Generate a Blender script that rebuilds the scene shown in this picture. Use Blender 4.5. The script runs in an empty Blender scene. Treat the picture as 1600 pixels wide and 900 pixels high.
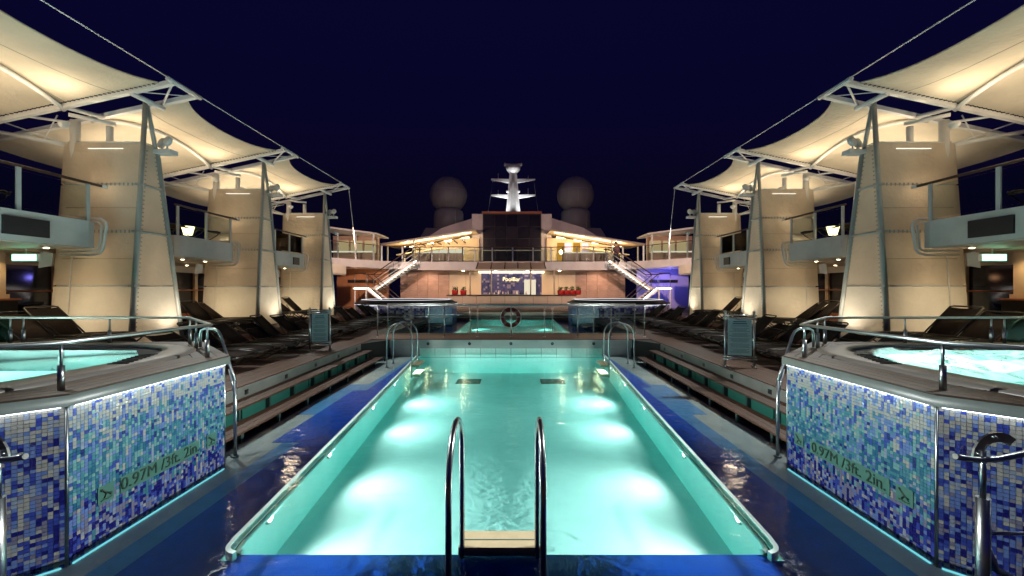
import bpy, bmesh, math, random
from mathutils import Vector, Matrix
R = math.radians
random.seed(7)
S = bpy.context.scene
COL = S.collection

# ------------------------------------------------------------------ camera
cam_d = bpy.data.cameras.new('camera'); cam = bpy.data.objects.new('camera', cam_d); COL.objects.link(cam)
cam.location = (0.10, 0.0, 1.70); cam.rotation_euler = (R(90), 0, 0)
cam_d.sensor_width = 36; cam_d.lens = 14.4; cam_d.shift_x = -0.0019; cam_d.clip_start = 0.05; cam_d.clip_end = 2000
S.camera = cam
# ------------------------------------------------------------------ world: night sky
W = bpy.data.worlds.new('World'); S.world = W; W.use_nodes = True
wn = W.node_tree.nodes; wl = W.node_tree.links
sky = wn.new('ShaderNodeTexSky'); sky.sky_type = 'NISHITA'; sky.sun_disc = False
sky.sun_elevation = R(-4); sky.sun_rotation = R(180); sky.ozone_density = 5
tint = wn.new('ShaderNodeMixRGB'); tint.blend_type = 'MULTIPLY'; tint.inputs[0].default_value = 1
tint.inputs[2].default_value = (0.60, 0.30, 1.0, 1)
glow = wn.new('ShaderNodeMixRGB'); glow.blend_type = 'ADD'; glow.inputs[0].default_value = 1; glow.inputs[2].default_value = (0.0021, 0.0019, 0.0112, 1)   # even night airglow
wl.new(sky.outputs[0], tint.inputs[1]); wl.new(tint.outputs[0], glow.inputs[1]); wl.new(glow.outputs[0], wn['Background'].inputs[0])
wn['Background'].inputs[1].default_value = 0.29
sun_d = bpy.data.lights.new('moon', 'SUN'); sun_d.energy = 0.004; sun_d.angle = R(0.5); sun_d.color = (0.75, 0.82, 1)
sun = bpy.data.objects.new('moon', sun_d); COL.objects.link(sun); sun.rotation_euler = (R(35), 0, R(30))
# ------------------------------------------------------------------ exposure / render settings
S.view_settings.view_transform = 'Standard'; S.view_settings.look = 'None'
S.view_settings.exposure = 1.5; S.view_settings.gamma = 1.0
S.render.engine = 'CYCLES'
cy = S.cycles
cy.use_denoising = True; cy.max_bounces = 6; cy.diffuse_bounces = 4; cy.glossy_bounces = 2; cy.adaptive_threshold = 0.02
cy.transmission_bounces = 4; cy.transparent_max_bounces = 20; cy.sample_clamp_indirect = 3.0; cy.sample_clamp_direct = 0
cy.caustics_reflective = False; cy.caustics_refractive = False; cy.blur_glossy = 0.5

F = 640.0
def PX(px, d): return 0.10 + (px - 803) * d / F
def PZ(py, d): return 1.70 + (450 - py) * d / F

# ------------------------------------------------------------------ materials
def mat(name, col, rough=0.5, metal=0.0, var=0.0, scale=6.0, bump=0.0, bscale=40.0, stretch=None, rnd=0.0, spec=0.5, coat=0.0, grime=0.0):
    m = bpy.data.materials.new(name); m.use_nodes = True
    n = m.node_tree.nodes; l = m.node_tree.links; b = n['Principled BSDF']
    c = (*col, 1)
    b.inputs['Base Color'].default_value = c; b.inputs['Roughness'].default_value = rough
    b.inputs['Metallic'].default_value = metal; b.inputs['Specular IOR Level'].default_value = spec
    b.inputs['Coat Weight'].default_value = coat
    tc = n.new('ShaderNodeTexCoord'); mp = n.new('ShaderNodeMapping'); l.new(tc.outputs['Object'], mp.inputs[0])
    if stretch: mp.inputs['Scale'].default_value = stretch
    src = None
    if var or rnd or grime:
        hs = n.new('ShaderNodeHueSaturation'); hs.inputs['Color'].default_value = c
        add = None
        if var:
            nz = n.new('ShaderNodeTexNoise'); nz.inputs['Scale'].default_value = scale; nz.inputs['Detail'].default_value = 6
            nz.inputs['Roughness'].default_value = 0.65
            l.new(mp.outputs[0], nz.inputs[0])
            mr = n.new('ShaderNodeMapRange'); mr.inputs[1].default_value = 0.3; mr.inputs[2].default_value = 0.7
            mr.inputs[3].default_value = 1 - var; mr.inputs[4].default_value = 1 + var
            l.new(nz.outputs[0], mr.inputs[0]); add = mr.outputs[0]
        if rnd:
            oi = n.new('ShaderNodeObjectInfo'); mr2 = n.new('ShaderNodeMapRange')
            mr2.inputs[3].default_value = 1 - rnd; mr2.inputs[4].default_value = 1 + rnd
            l.new(oi.outputs['Random'], mr2.inputs[0])
            if add is None: add = mr2.outputs[0]
            else:
                mm = n.new('ShaderNodeMath'); mm.operation = 'MULTIPLY'; l.new(add, mm.inputs[0]); l.new(mr2.outputs[0], mm.inputs[1]); add = mm.outputs[0]
        if grime:
            g = n.new('ShaderNodeTexNoise'); g.inputs['Scale'].default_value = 1.3; g.inputs['Detail'].default_value = 8
            l.new(tc.outputs['Object'], g.inputs[0])
            mr3 = n.new('ShaderNodeMapRange'); mr3.inputs[1].default_value = 0.45; mr3.inputs[2].default_value = 0.75
            mr3.inputs[3].default_value = 1; mr3.inputs[4].default_value = 1 - grime
            l.new(g.outputs[0], mr3.inputs[0])
            if add is None: add = mr3.outputs[0]
            else:
                mm = n.new('ShaderNodeMath'); mm.operation = 'MULTIPLY'; l.new(add, mm.inputs[0]); l.new(mr3.outputs[0], mm.inputs[1]); add = mm.outputs[0]
        l.new(add, hs.inputs['Value']); l.new(hs.outputs[0], b.inputs['Base Color'])
    if bump:
        nb = n.new('ShaderNodeTexNoise'); nb.inputs['Scale'].default_value = bscale; nb.inputs['Detail'].default_value = 4
        l.new(mp.outputs[0], nb.inputs[0]); bp = n.new('ShaderNodeBump'); bp.inputs['Strength'].default_value = bump
        bp.inputs['Distance'].default_value = 0.01
        l.new(nb.outputs[0], bp.inputs['Height']); l.new(bp.outputs[0], b.inputs['Normal'])
    return m

def emis(name, col, s):
    m = bpy.data.materials.new(name); m.use_nodes = True
    n = m.node_tree.nodes; l = m.node_tree.links; n.remove(n['Principled BSDF'])
    e = n.new('ShaderNodeEmission'); e.inputs[0].default_value = (*col, 1); e.inputs[1].default_value = s
    l.new(e.outputs[0], n['Material Output'].inputs[0]); return m

def fabric(name, col, trans=0.45, weave=0.0):
    m = bpy.data.materials.new(name); m.use_nodes = True
    n = m.node_tree.nodes; l = m.node_tree.links; n.remove(n['Principled BSDF'])
    d = n.new('ShaderNodeBsdfDiffuse'); t = n.new('ShaderNodeBsdfTranslucent'); mx = n.new('ShaderNodeMixShader')
    mx.inputs[0].default_value = trans
    tc = n.new('ShaderNodeTexCoord'); nz = n.new('ShaderNodeTexNoise'); nz.inputs['Scale'].default_value = 1.2; nz.inputs['Detail'].default_value = 7
    l.new(tc.outputs['Object'], nz.inputs[0])
    wv = n.new('ShaderNodeTexNoise'); wv.inputs['Scale'].default_value = 9; wv.inputs['Detail'].default_value = 3
    l.new(tc.outputs['Object'], wv.inputs[0])
    mr = n.new('ShaderNodeMapRange'); mr.inputs[1].default_value = 0.3; mr.inputs[2].default_value = 0.7; mr.inputs[3].default_value = 0.88; mr.inputs[4].default_value = 1.07
    l.new(nz.outputs[0], mr.inputs[0])
    hs = n.new('ShaderNodeHueSaturation'); hs.inputs['Color'].default_value = (*col, 1); l.new(mr.outputs[0], hs.inputs['Value'])
    l.new(hs.outputs[0], d.inputs[0]); l.new(hs.outputs[0], t.inputs[0])
    bp = n.new('ShaderNodeBump'); bp.inputs['Strength'].default_value = 0.5; bp.inputs['Distance'].default_value = 0.035
    l.new(wv.outputs[0], bp.inputs['Height']); l.new(bp.outputs[0], d.inputs['Normal']); l.new(bp.outputs[0], t.inputs['Normal'])
    l.new(d.outputs[0], mx.inputs[1]); l.new(t.outputs[0], mx.inputs[2]); l.new(mx.outputs[0], n['Material Output'].inputs[0])
    return m

def glass(name, col=(0.9, 0.95, 0.95), rough=0.02, ior=1.45, gain=1.0):
    m = bpy.data.materials.new(name); m.use_nodes = True
    n = m.node_tree.nodes; l = m.node_tree.links; n.remove(n['Principled BSDF'])
    t = n.new('ShaderNodeBsdfTransparent'); t.inputs[0].default_value = (*col, 1)
    g = n.new('ShaderNodeBsdfGlossy'); g.inputs['Roughness'].default_value = rough
    f = n.new('ShaderNodeFresnel'); f.inputs[0].default_value = ior; mx = n.new('ShaderNodeMixShader')
    l.new(f.outputs[0], mx.inputs[0]); l.new(t.outputs[0], mx.inputs[1]); l.new(g.outputs[0], mx.inputs[2])
    l.new(mx.outputs[0], n['Material Output'].inputs[0]); return m

def water(name, absorb, density, wave=0.25, scale=3.5, foam=0.0):
    m = bpy.data.materials.new(name); m.use_nodes = True
    n = m.node_tree.nodes; l = m.node_tree.links; n.remove(n['Principled BSDF'])
    t = n.new('ShaderNodeBsdfTransparent'); t.inputs[0].default_value = (0.97, 1, 1, 1)
    g = n.new('ShaderNodeBsdfGlossy'); g.inputs['Roughness'].default_value = 0.03
    f = n.new('ShaderNodeFresnel'); f.inputs[0].default_value = 1.33; mx = n.new('ShaderNodeMixShader')
    tc = n.new('ShaderNodeTexCoord')
    mp = n.new('ShaderNodeMapping'); mp.inputs['Scale'].default_value = (1, 1.5, 1); l.new(tc.outputs['Object'], mp.inputs[0])
    n1 = n.new('ShaderNodeTexNoise'); n1.inputs['Scale'].default_value = scale; n1.inputs['Detail'].default_value = 4; n1.inputs['Distortion'].default_value = 0.8
    n2 = n.new('ShaderNodeTexNoise'); n2.inputs['Scale'].default_value = scale * 0.22; n2.inputs['Detail'].default_value = 2
    l.new(mp.outputs[0], n1.inputs[0]); l.new(mp.outputs[0], n2.inputs[0])
    mu = n.new('ShaderNodeMath'); mu.operation = 'MULTIPLY'; l.new(n1.outputs[0], mu.inputs[0]); l.new(n2.outputs[0], mu.inputs[1])
    bp = n.new('ShaderNodeBump'); bp.inputs['Strength'].default_value = wave; bp.inputs['Distance'].default_value = 0.12
    l.new(mu.outputs[0], bp.inputs['Height']); l.new(bp.outputs[0], g.inputs['Normal']); l.new(bp.outputs[0], f.inputs['Normal'])
    l.new(f.outputs[0], mx.inputs[0]); l.new(t.outputs[0], mx.inputs[1]); l.new(g.outputs[0], mx.inputs[2])
    out = mx.outputs[0]
    if foam:
        fd = n.new('ShaderNodeBsdfDiffuse'); fd.inputs[0].default_value = (0.9, 0.95, 0.93, 1)
        ft = n.new('ShaderNodeBsdfTranslucent'); ft.inputs[0].default_value = (0.9, 0.97, 0.95, 1)
        fm = n.new('ShaderNodeMixShader'); fm.inputs[0].default_value = 0.7
        l.new(fd.outputs[0], fm.inputs[1]); l.new(ft.outputs[0], fm.inputs[2])
        n3 = n.new('ShaderNodeTexNoise'); n3.inputs['Scale'].default_value = 2.2; n3.inputs['Detail'].default_value = 8; n3.inputs['Distortion'].default_value = 1.5
        l.new(tc.outputs['Object'], n3.inputs[0])
        mr = n.new('ShaderNodeMapRange'); mr.inputs[1].default_value = 0.35; mr.inputs[2].default_value = 0.62; mr.inputs[4].default_value = foam
        l.new(n3.outputs[0], mr.inputs[0])
        mx2 = n.new('ShaderNodeMixShader'); l.new(mr.outputs[0], mx2.inputs[0]); l.new(out, mx2.inputs[1]); l.new(fm.outputs[0], mx2.inputs[2]); out = mx2.outputs[0]
    l.new(out, n['Material Output'].inputs[0])
    v = n.new('ShaderNodeVolumeAbsorption'); v.inputs[0].default_value = (*absorb, 1); v.inputs[1].default_value = density
    l.new(v.outputs[0], n['Material Output'].inputs[1])
    return m

def mosaic_far(name, cols, scale, dark=0.0):
    m = bpy.data.materials.new(name); m.use_nodes = True
    n = m.node_tree.nodes; l = m.node_tree.links; b = n['Principled BSDF']; b.inputs['Roughness'].default_value = 0.3
    tc = n.new('ShaderNodeTexCoord'); mp = n.new('ShaderNodeMapping'); mp.inputs['Scale'].default_value = (scale,) * 3
    l.new(tc.outputs['Object'], mp.inputs[0])
    fl = n.new('ShaderNodeVectorMath'); fl.operation = 'FLOOR'; l.new(mp.outputs[0], fl.inputs[0])
    wn_ = n.new('ShaderNodeTexWhiteNoise'); wn_.noise_dimensions = '3D'; l.new(fl.outputs[0], wn_.inputs[0])
    cr = n.new('ShaderNodeValToRGB'); cr.color_ramp.interpolation = 'CONSTANT'
    while len(cr.color_ramp.elements) < len(cols): cr.color_ramp.elements.new(0.5)
    for i, c in enumerate(cols):
        cr.color_ramp.elements[i].position = i / len(cols); cr.color_ramp.elements[i].color = (*c, 1)
    l.new(wn_.outputs[0], cr.inputs[0]); l.new(cr.outputs[0], b.inputs['Base Color'])
    return m

M = {}
M['steel'] = mat('steel', (0.42, 0.45, 0.45), 0.30, 1.0, var=0.12, scale=9, bump=0.05, bscale=60)
M['dark_steel'] = mat('dark_steel', (0.30, 0.31, 0.32), 0.25, 1.0, var=0.15, scale=8)
M['white_paint'] = mat('white_paint', (0.74, 0.73, 0.70), 0.42, var=0.06, scale=3, grime=0.12)
M['riser'] = mat('riser', (0.20, 0.20, 0.18), 0.5, var=0.15, scale=3, grime=0.25)
M['grey_paint'] = mat('grey_paint', (0.45, 0.45, 0.43), 0.45, var=0.08, scale=3, grime=0.15)
M['truss_paint'] = mat('truss_paint', (0.62, 0.64, 0.63), 0.4, var=0.08, scale=4, grime=0.1)
M['canopy'] = fabric('canopy', (0.76, 0.68, 0.53), 0.3)
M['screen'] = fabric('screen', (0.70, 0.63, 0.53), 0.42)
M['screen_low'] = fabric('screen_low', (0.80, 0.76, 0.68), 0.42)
M['lacing'] = mat('lacing', (0.045, 0.038, 0.03), 0.8)
M['shaded_tower_paint'] = mat('shaded_tower_paint', (0.36, 0.38, 0.36), 0.4, var=0.1, scale=4, grime=0.15)  # truss paint darkened, shade of the unlit legs put into the colour
M['seam'] = mat('seam', (0.42, 0.36, 0.28), 0.8)
M['teak'] = mat('teak', (0.078, 0.034, 0.018), 0.6, var=0.30, scale=7, stretch=(1, 12, 1), rnd=0.22, bump=0.25, bscale=30, grime=0.2)
M['teak_x'] = mat('teak_x', (0.13, 0.06, 0.036), 0.6, var=0.30, scale=7, stretch=(12, 1, 1), rnd=0.22, bump=0.25, bscale=30, grime=0.2)
M['teak_grey'] = mat('teak_grey', (0.048, 0.029, 0.019), 0.6, var=0.3, scale=10, rnd=0.25, bump=0.25, bscale=40, grime=0.25)
M['caulk'] = mat('caulk', (0.015, 0.013, 0.012), 0.8)
M['red_wood'] = mat('red_wood', (0.34, 0.11, 0.05), 0.5, var=0.25, scale=5, stretch=(1, 8, 8), rnd=0.15)
M['coping'] = mat('coping', (0.14, 0.17, 0.16), 0.35, var=0.1, scale=5)
M['basin'] = mat('basin', (0.80, 0.90, 0.885), 0.55, var=0.05, scale=2.0, grime=0.06)
M['rim'] = mat('rim', (0.74, 0.90, 0.84), 0.6, var=0.08, scale=6)
M['teal_glow_panel'] = mat('teal_glow_panel', (0.022, 0.13, 0.10), 0.35, var=0.1, scale=5)
M['slot'] = mat('slot', (0.02, 0.05, 0.045), 0.6)
M['ledge'] = mat('ledge', (0.62, 0.66, 0.65), 0.5, bump=0.3, bscale=90, var=0.12, scale=3, grime=0.15)
M['ledge_mid'] = mat('ledge_mid', (0.13, 0.42, 0.84), 0.45, bump=0.3, bscale=90, var=0.12, scale=4, grime=0.15)
M['ledge_dark'] = mat('ledge_dark', (0.003, 0.115, 0.80), 0.4, bump=0.3, bscale=90, var=0.15, scale=4, grime=0.15)
M['grout'] = mat('grout', (0.30, 0.32, 0.34), 0.8)
M['acrylic'] = mat('acrylic', (0.17, 0.155, 0.14), 0.35, var=0.05, scale=3)
M['tub'] = mat('tub', (0.72, 0.80, 0.78), 0.4)
M['tread'] = mat('tread', (0.42, 0.34, 0.21), 0.5, var=0.1, scale=8)
M['sling'] = mat('sling', (0.022, 0.014, 0.011), 0.9, spec=0.15, var=0.2, scale=30, rnd=0.25, bump=0.3, bscale=200)
M['frame_dark'] = mat('frame_dark', (0.018, 0.013, 0.011), 0.35, rnd=0.2)
M['cushion'] = mat('cushion', (0.50, 0.42, 0.36), 0.8, var=0.1, scale=5)
M['handrail'] = mat('handrail', (0.045, 0.02, 0.012), 0.35, var=0.2, scale=5)
M['black'] = mat('black', (0.012, 0.012, 0.014), 0.4)
M['screen_glass'] = mat('screen_glass', (0.012, 0.010, 0.014), 0.22, rnd=0.4)
M['glass'] = glass('glass', (0.86, 0.92, 0.92), ior=1.18)
M['glass_green'] = glass('glass_green', (0.45, 0.75, 0.66), 0.15)
M['window'] = mat('window', (0.006, 0.006, 0.014), 0.06, rnd=0.3)
M['soffit'] = mat('soffit', (0.55, 0.46, 0.36), 0.5, var=0.06, scale=2)
M['beige'] = mat('beige', (0.55, 0.42, 0.29), 0.5, var=0.08, scale=2)
M['cream'] = mat('cream', (0.62, 0.50, 0.36), 0.5, var=0.08, scale=1.5, rnd=0.06)
M['wall_wood'] = mat('wall_wood', (0.44, 0.29, 0.22), 0.5, var=0.28, scale=2.0, stretch=(0.5, 1, 6), rnd=0.1)
M['fascia'] = mat('fascia', (0.66, 0.60, 0.57), 0.5, var=0.06, scale=1.5, grime=0.1)
M['house'] = mat('house', (0.62, 0.55, 0.55), 0.5, var=0.08, scale=0.8, grime=0.15)
M['house_dark'] = mat('house_dark', (0.25, 0.22, 0.24), 0.6, var=0.08, scale=0.8)
M['dome'] = mat('dome', (0.26, 0.25, 0.26), 0.5, var=0.06, scale=0.6)
M['red'] = mat('red', (0.55, 0.02, 0.02), 0.4)
M['leaf'] = mat('leaf', (0.10, 0.16, 0.03), 0.6, var=0.4, scale=20)
M['orange'] = mat('orange', (0.17, 0.016, 0.010), 0.45, var=0.12, scale=9)
M['buoy_band'] = mat('buoy_band', (0.32, 0.14, 0.10), 0.5)
M['white_band'] = mat('white_band', (0.7, 0.7, 0.68), 0.5)
M['sign_face'] = mat('sign_face', (0.36, 0.52, 0.50), 0.4, var=0.05, scale=5)
M['sign_ink'] = mat('sign_ink', (0.05, 0.10, 0.10), 0.6)
M['sign_plate'] = mat('sign_plate', (0.055, 0.15, 0.12), 0.4, var=0.06, scale=6)
M['ink'] = mat('ink', (0.012, 0.03, 0.02), 0.5)
M['skin'] = mat('skin', (0.42, 0.25, 0.18), 0.6)
M['shirt'] = mat('shirt', (0.18, 0.10, 0.10), 0.8)
M['trousers'] = mat('trousers', (0.025, 0.022, 0.03), 0.8)
M['hat'] = mat('hat', (0.03, 0.025, 0.025), 0.8)
M['led'] = emis('led', (0.90, 0.96, 1.0), 4.4)
M['led_far'] = emis('led_far', (0.95, 0.95, 1.0), 0.4)
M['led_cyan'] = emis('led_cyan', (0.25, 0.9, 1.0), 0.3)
M['led_warm'] = emis('led_warm', (1.0, 0.80, 0.52), 2.0)
M['led_stair'] = emis('led_stair', (1.0, 0.93, 0.86), 3.6)
M['lamp_warm'] = emis('lamp_warm', (1.0, 0.78, 0.45), 12.0)
M['lamp_yellow'] = emis('lamp_yellow', (1.0, 0.82, 0.35), 1.6)
M['lens'] = emis('lens', (0.95, 1.0, 0.95), 3.0)
M['tube_lamp'] = emis('tube_lamp', (1.0, 0.92, 0.74), .5)
M['exit_green'] = emis('exit_green', (0.30, 1.0, 0.62), 1.4)
M['sign_glow'] = emis('sign_glow', (1.0, 0.80, 0.42), .8)
M['lit_window'] = emis('lit_window', (1.0, 0.72, 0.36), 0.16)
M['lit_amber'] = emis('lit_amber', (1.0, 0.46, 0.06), 0.2)
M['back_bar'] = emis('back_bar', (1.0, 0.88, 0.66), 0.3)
M['blue_door'] = mat('blue_door', (0.42, 0.40, 0.75), 0.5, var=0.08, scale=2)
M['amber_door'] = mat('amber_door', (0.40, 0.18, 0.08), 0.5, var=0.15, scale=2, stretch=(6, 6, 0.6))
TILE_COLS = [(0.70, 0.70, 0.66), (0.42, 0.50, 0.66), (0.16, 0.25, 0.58), (0.05, 0.08, 0.42), (0.018, 0.02, 0.20), (0.28, 0.28, 0.42), (0.10, 0.34, 0.46), (0.28, 0.58, 0.60), (0.04, 0.20, 0.38)]
for i, c in enumerate(TILE_COLS): M['tile%d' % i] = mat('tile_glaze_%d' % i, tuple((.40, .48, .60, .62, .62, .50, .46, .44, .46)[i] * q for q in c), 0.18, rnd=0.12, var=0.06, scale=12)
M['mosaic_far'] = mosaic_far('mosaic_far', [(0.55, 0.5, 0.52), (0.10, 0.08, 0.28), (0.35, 0.30, 0.42), (0.04, 0.03, 0.16), (0.22, 0.2, 0.42), (0.6, 0.55, 0.55)], 9)
M['mosaic_blue'] = mosaic_far('mosaic_blue', [(0.015, 0.04, 0.13), (0.025, 0.07, 0.2), (0.01, 0.03, 0.1), (0.07, 0.11, 0.24)], 11)
M['mosaic_bar'] = mosaic_far('mosaic_bar', [(0.04, 0.045, 0.15), (0.06, 0.06, 0.19), (0.03, 0.035, 0.12), (0.055, 0.06, 0.18), (0.045, 0.05, 0.15), (0.22, 0.20, 0.32)], 6)
M['pool_water'] = water('pool_water', (0.09, 0.85, 0.80), 0.34, wave=0.12, scale=3.6)
M['spa_water'] = water('spa_water', (0.15, 0.85, 0.78), 0.35, wave=0.15, scale=5.0)
M['spa_foam'] = water('spa_foam', (0.15, 0.85, 0.78), 0.4, wave=0.4, scale=6.0, foam=0.9)

# ------------------------------------------------------------------ mesh helpers
class MB:
    def __init__(s): s.v = []; s.f = []; s.m = []; s.smooth = set(); s.cur = 0
    def add(s, vs, fs, smooth=False):
        o = len(s.v); s.v += [tuple(p) for p in vs]
        for f in fs:
            if smooth: s.smooth.add(len(s.f))
            s.f.append([i + o for i in f]); s.m.append(s.cur)
        return s
    def box(s, x0, x1, y0, y1, z0, z1):
        if x0 > x1: x0, x1 = x1, x0
        if y0 > y1: y0, y1 = y1, y0
        if z0 > z1: z0, z1 = z1, z0
        return s.add([(x0, y0, z0), (x1, y0, z0), (x1, y1, z0), (x0, y1, z0), (x0, y0, z1), (x1, y0, z1), (x1, y1, z1), (x0, y1, z1)],
                     [(0, 3, 2, 1), (4, 5, 6, 7), (0, 1, 5, 4), (1, 2, 6, 5), (2, 3, 7, 6), (3, 0, 4, 7)])
    def prism(s, poly, z0, z1):
        a = sum(poly[i][0] * poly[(i + 1) % len(poly)][1] - poly[(i + 1) % len(poly)][0] * poly[i][1] for i in range(len(poly)))
        if a < 0: poly = poly[::-1]
        n = len(poly)
        return s.add([(x, y, z0) for x, y in poly] + [(x, y, z1) for x, y in poly],
                     [tuple(range(n))[::-1], tuple(range(n, 2 * n))] + [(i, (i + 1) % n, n + (i + 1) % n, n + i) for i in range(n)])
    def slab(s, quad, t):
        """a panel of four 3-D corners, thickness t along its normal"""
        q = [Vector(p) for p in quad]; nrm = (q[1] - q[0]).cross(q[3] - q[0]).normalized() * (t / 2)
        return s.add([p - nrm for p in q] + [p + nrm for p in q], [(3, 2, 1, 0), (4, 5, 6, 7), (0, 1, 5, 4), (1, 2, 6, 5), (2, 3, 7, 6), (3, 0, 4, 7)])
    def tube(s, pts, r, n=8, close=False):
        P = [Vector(p) for p in pts]; k = len(P)
        rs = r if isinstance(r, (list, tuple)) else [r] * k
        T = []
        for i in range(k):
            if close: t = (P[(i + 1) % k] - P[i - 1])
            else: t = (P[min(i + 1, k - 1)] - P[max(i - 1, 0)])
            T.append(t.normalized())
        up = Vector((0, 0, 1)) if abs(T[0].z) < 0.9 else Vector((1, 0, 0))
        nrm = (up - T[0] * up.dot(T[0])).normalized(); vs = []
        for i in range(k):
            nrm = (nrm - T[i] * nrm.dot(T[i])).normalized(); b = T[i].cross(nrm)
            for j in range(n):
                a = 2 * math.pi * j / n
                vs.append(P[i] + (nrm * math.cos(a) + b * math.sin(a)) * rs[i])
        fs = []
        for i in range(k if close else k - 1):
            for j in range(n):
                a = i * n + j; b_ = i * n + (j + 1) % n; c = ((i + 1) % k) * n + (j + 1) % n; d = ((i + 1) % k) * n + j
                fs.append((a, b_, c, d))
        s.add(vs, fs, True)
        if not close:
            o = len(s.v) - len(vs)
            s.f.append([o + j for j in range(n)][::-1]); s.m.append(s.cur)
            s.f.append([o + (k - 1) * n + j for j in range(n)]); s.m.append(s.cur)
        return s
    def lathe(s, prof, c, n=20, squash=(1, 1)):
        vs = []; k = len(prof)
        for r, z in prof:
            for j in range(n):
                a = 2 * math.pi * j / n; vs.append((c[0] + r * math.cos(a) * squash[0], c[1] + r * math.sin(a) * squash[1], c[2] + z))
        fs = [(i * n + j, i * n + (j + 1) % n, (i + 1) * n + (j + 1) % n, (i + 1) * n + j) for i in range(k - 1) for j in range(n)]
        s.add(vs, fs, True)
        o = len(s.v) - len(vs)
        s.f.append([o + j for j in range(n)][::-1]); s.m.append(s.cur); s.f.append([o + (k - 1) * n + j for j in range(n)]); s.m.append(s.cur)
        return s
    def mesh(s, name, mats):
        me = bpy.data.meshes.new(name); me.from_pydata(s.v, [], s.f)
        for m in (mats if isinstance(mats, (list, tuple)) else [mats]): me.materials.append(M[m])
        for i, p in enumerate(me.polygons):
            p.material_index = s.m[i]; p.use_smooth = i in s.smooth
        me.update(); return me

def link(name, me, parent=None, loc=None):
    o = bpy.data.objects.new(name, me); COL.objects.link(o)
    if parent is not None:
        o.parent = parent
        if loc is None: loc = tuple(-c for c in parent.get('_o', (0, 0, 0)))
    if loc is not None: o.location = loc
    return o
def part(name, mb, m, parent, loc=None, kind=None, label=None):
    o = link(name, mb.mesh(name, m), parent, loc)
    if kind: o['kind'] = kind
    if label: o['label'] = label
    return o
def sub(name, mb, m, parent_part): # sub-part: parts carry their own offset already
    return link(name, mb.mesh(name, m), parent_part, (0, 0, 0))
def thing(name, label, cat, loc=(0, 0, 0), group=None, local=False):
    o = bpy.data.objects.new(name, None); COL.objects.link(o); o.location = loc; o.empty_display_size = 0.1
    o['label'] = label; o['category'] = cat
    if group: o['group'] = group
    if not local: o['_o'] = tuple(loc)
    return o
def solo(name, mb, m, label, cat, group=None):
    o = link(name, mb.mesh(name, m)); o['label'] = label; o['category'] = cat
    if group: o['group'] = group
    return o
def struct(name, mb, m, kind='structure'):
    o = link(name, mb.mesh(name, m)); o['kind'] = kind; return o
def copy_tree(o, parent=None):
    c = o.copy(); COL.objects.link(c); c.parent = parent
    for ch in list(o.children):
        if ch.name != c.name: copy_tree(ch, c)
    return c
def lamp(kind, loc, power, col, parent=None, size=0.05, aim=None, cone=100, blend=0.6, sx=None, sy=None):
    d = bpy.data.lights.new('lamp', kind); d.energy = power; d.color = col
    if kind == 'AREA':
        d.shape = 'RECTANGLE'; d.size = sx or size; d.size_y = sy or size
    else: d.shadow_soft_size = size
    if kind == 'SPOT': d.spot_size = R(cone); d.spot_blend = blend
    o = bpy.data.objects.new('lamp', d); COL.objects.link(o)
    if parent is not None:
        o.parent = parent; off = parent.get('_o', (0, 0, 0)); o.location = tuple(loc[i] - off[i] for i in range(3))
    else: o.location = loc
    if aim is not None:
        o.rotation_euler = (Vector(aim) - Vector(loc)).to_track_quat('-Z', 'Y').to_euler()
    return o
def text_mesh(txt, size, m, depth=0.004):
    c = bpy.data.curves.new('lettering', 'FONT'); c.body = txt; c.size = size; c.extrude = depth; c.align_x = 'CENTER'; c.align_y = 'CENTER'
    o = bpy.data.objects.new('lettering', c); COL.objects.link(o)
    dg = bpy.context.evaluated_depsgraph_get(); me = bpy.data.meshes.new_from_object(o.evaluated_get(dg))
    bpy.data.objects.remove(o); me.materials.clear(); me.materials.append(M[m]); return me
ORD = ['first', 'second', 'third', 'fourth', 'fifth', 'sixth', 'seventh', 'eighth', 'ninth', 'tenth', 'eleventh', 'twelfth', 'thirteenth', 'fourteenth', 'fifteenth', 'sixteenth', 'seventeenth', 'eighteenth', 'nineteenth', 'twentieth', 'twenty-first', 'twenty-second']
SIDE = {-1: 'left', 1: 'right'}
UP = {}
def unit_box(m):
    if m not in UP: UP[m] = MB().box(-.5, .5, -.5, .5, -.5, .5).mesh('plank', m)
    return UP[m]
def plank(x0, x1, y0, y1, z0, z1, m, parent, name='plank'):
    o = link(name, unit_box(m), parent, (0, 0, 0))
    off = parent.get('_o', (0, 0, 0))
    o.location = ((x0 + x1) / 2 - off[0], (y0 + y1) / 2 - off[1], (z0 + z1) / 2 - off[2]); o.scale = (abs(x1 - x0), abs(y1 - y0), abs(z1 - z0)); return o

# ================================================================== SETTING: decks, pools
WZ = -0.49     # water level
YE = 13.50     # end wall of the near pool
def hw(y): return 2.335 + (y - 3.38) * 0.0732     # half-width of the near basin
EDGE = 4.60
# ---- deck substrate
for s in (-1, 1):
    d = struct('deck', MB().box(s * EDGE, s * 14.2, 1.2, 36.0, -1.6, -0.006), 'caulk')
    y_cuts = [5.6, 10.9 + s * 0.4, 16.6 - s * 0.5, 22.4, 28.6]
    x = EDGE; i = 0
    while x < 8.45:
        sh = (0.0, 1.3, -1.1)[i % 3]
        cs = [y_cuts[0], y_cuts[1] + sh, y_cuts[2] + sh, y_cuts[3], y_cuts[4]]
        for a, b in zip(cs[:-1], cs[1:]):
            plank(s * x, s * (x + 0.118), a + .002, b - .002, -0.005, 0.012, 'teak', d)
        x += 0.125; i += 1
bd = struct('bridge_deck', MB().box(-EDGE, EDGE, YE, 15.40, -1.6, -0.006).prism([(-EDGE, YE), (-EDGE, 12.45), (-3.95, YE)], -1.6, -0.006).prism([(EDGE, YE), (EDGE, 12.45), (3.95, YE)], -1.6, -0.006), 'caulk')
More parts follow.
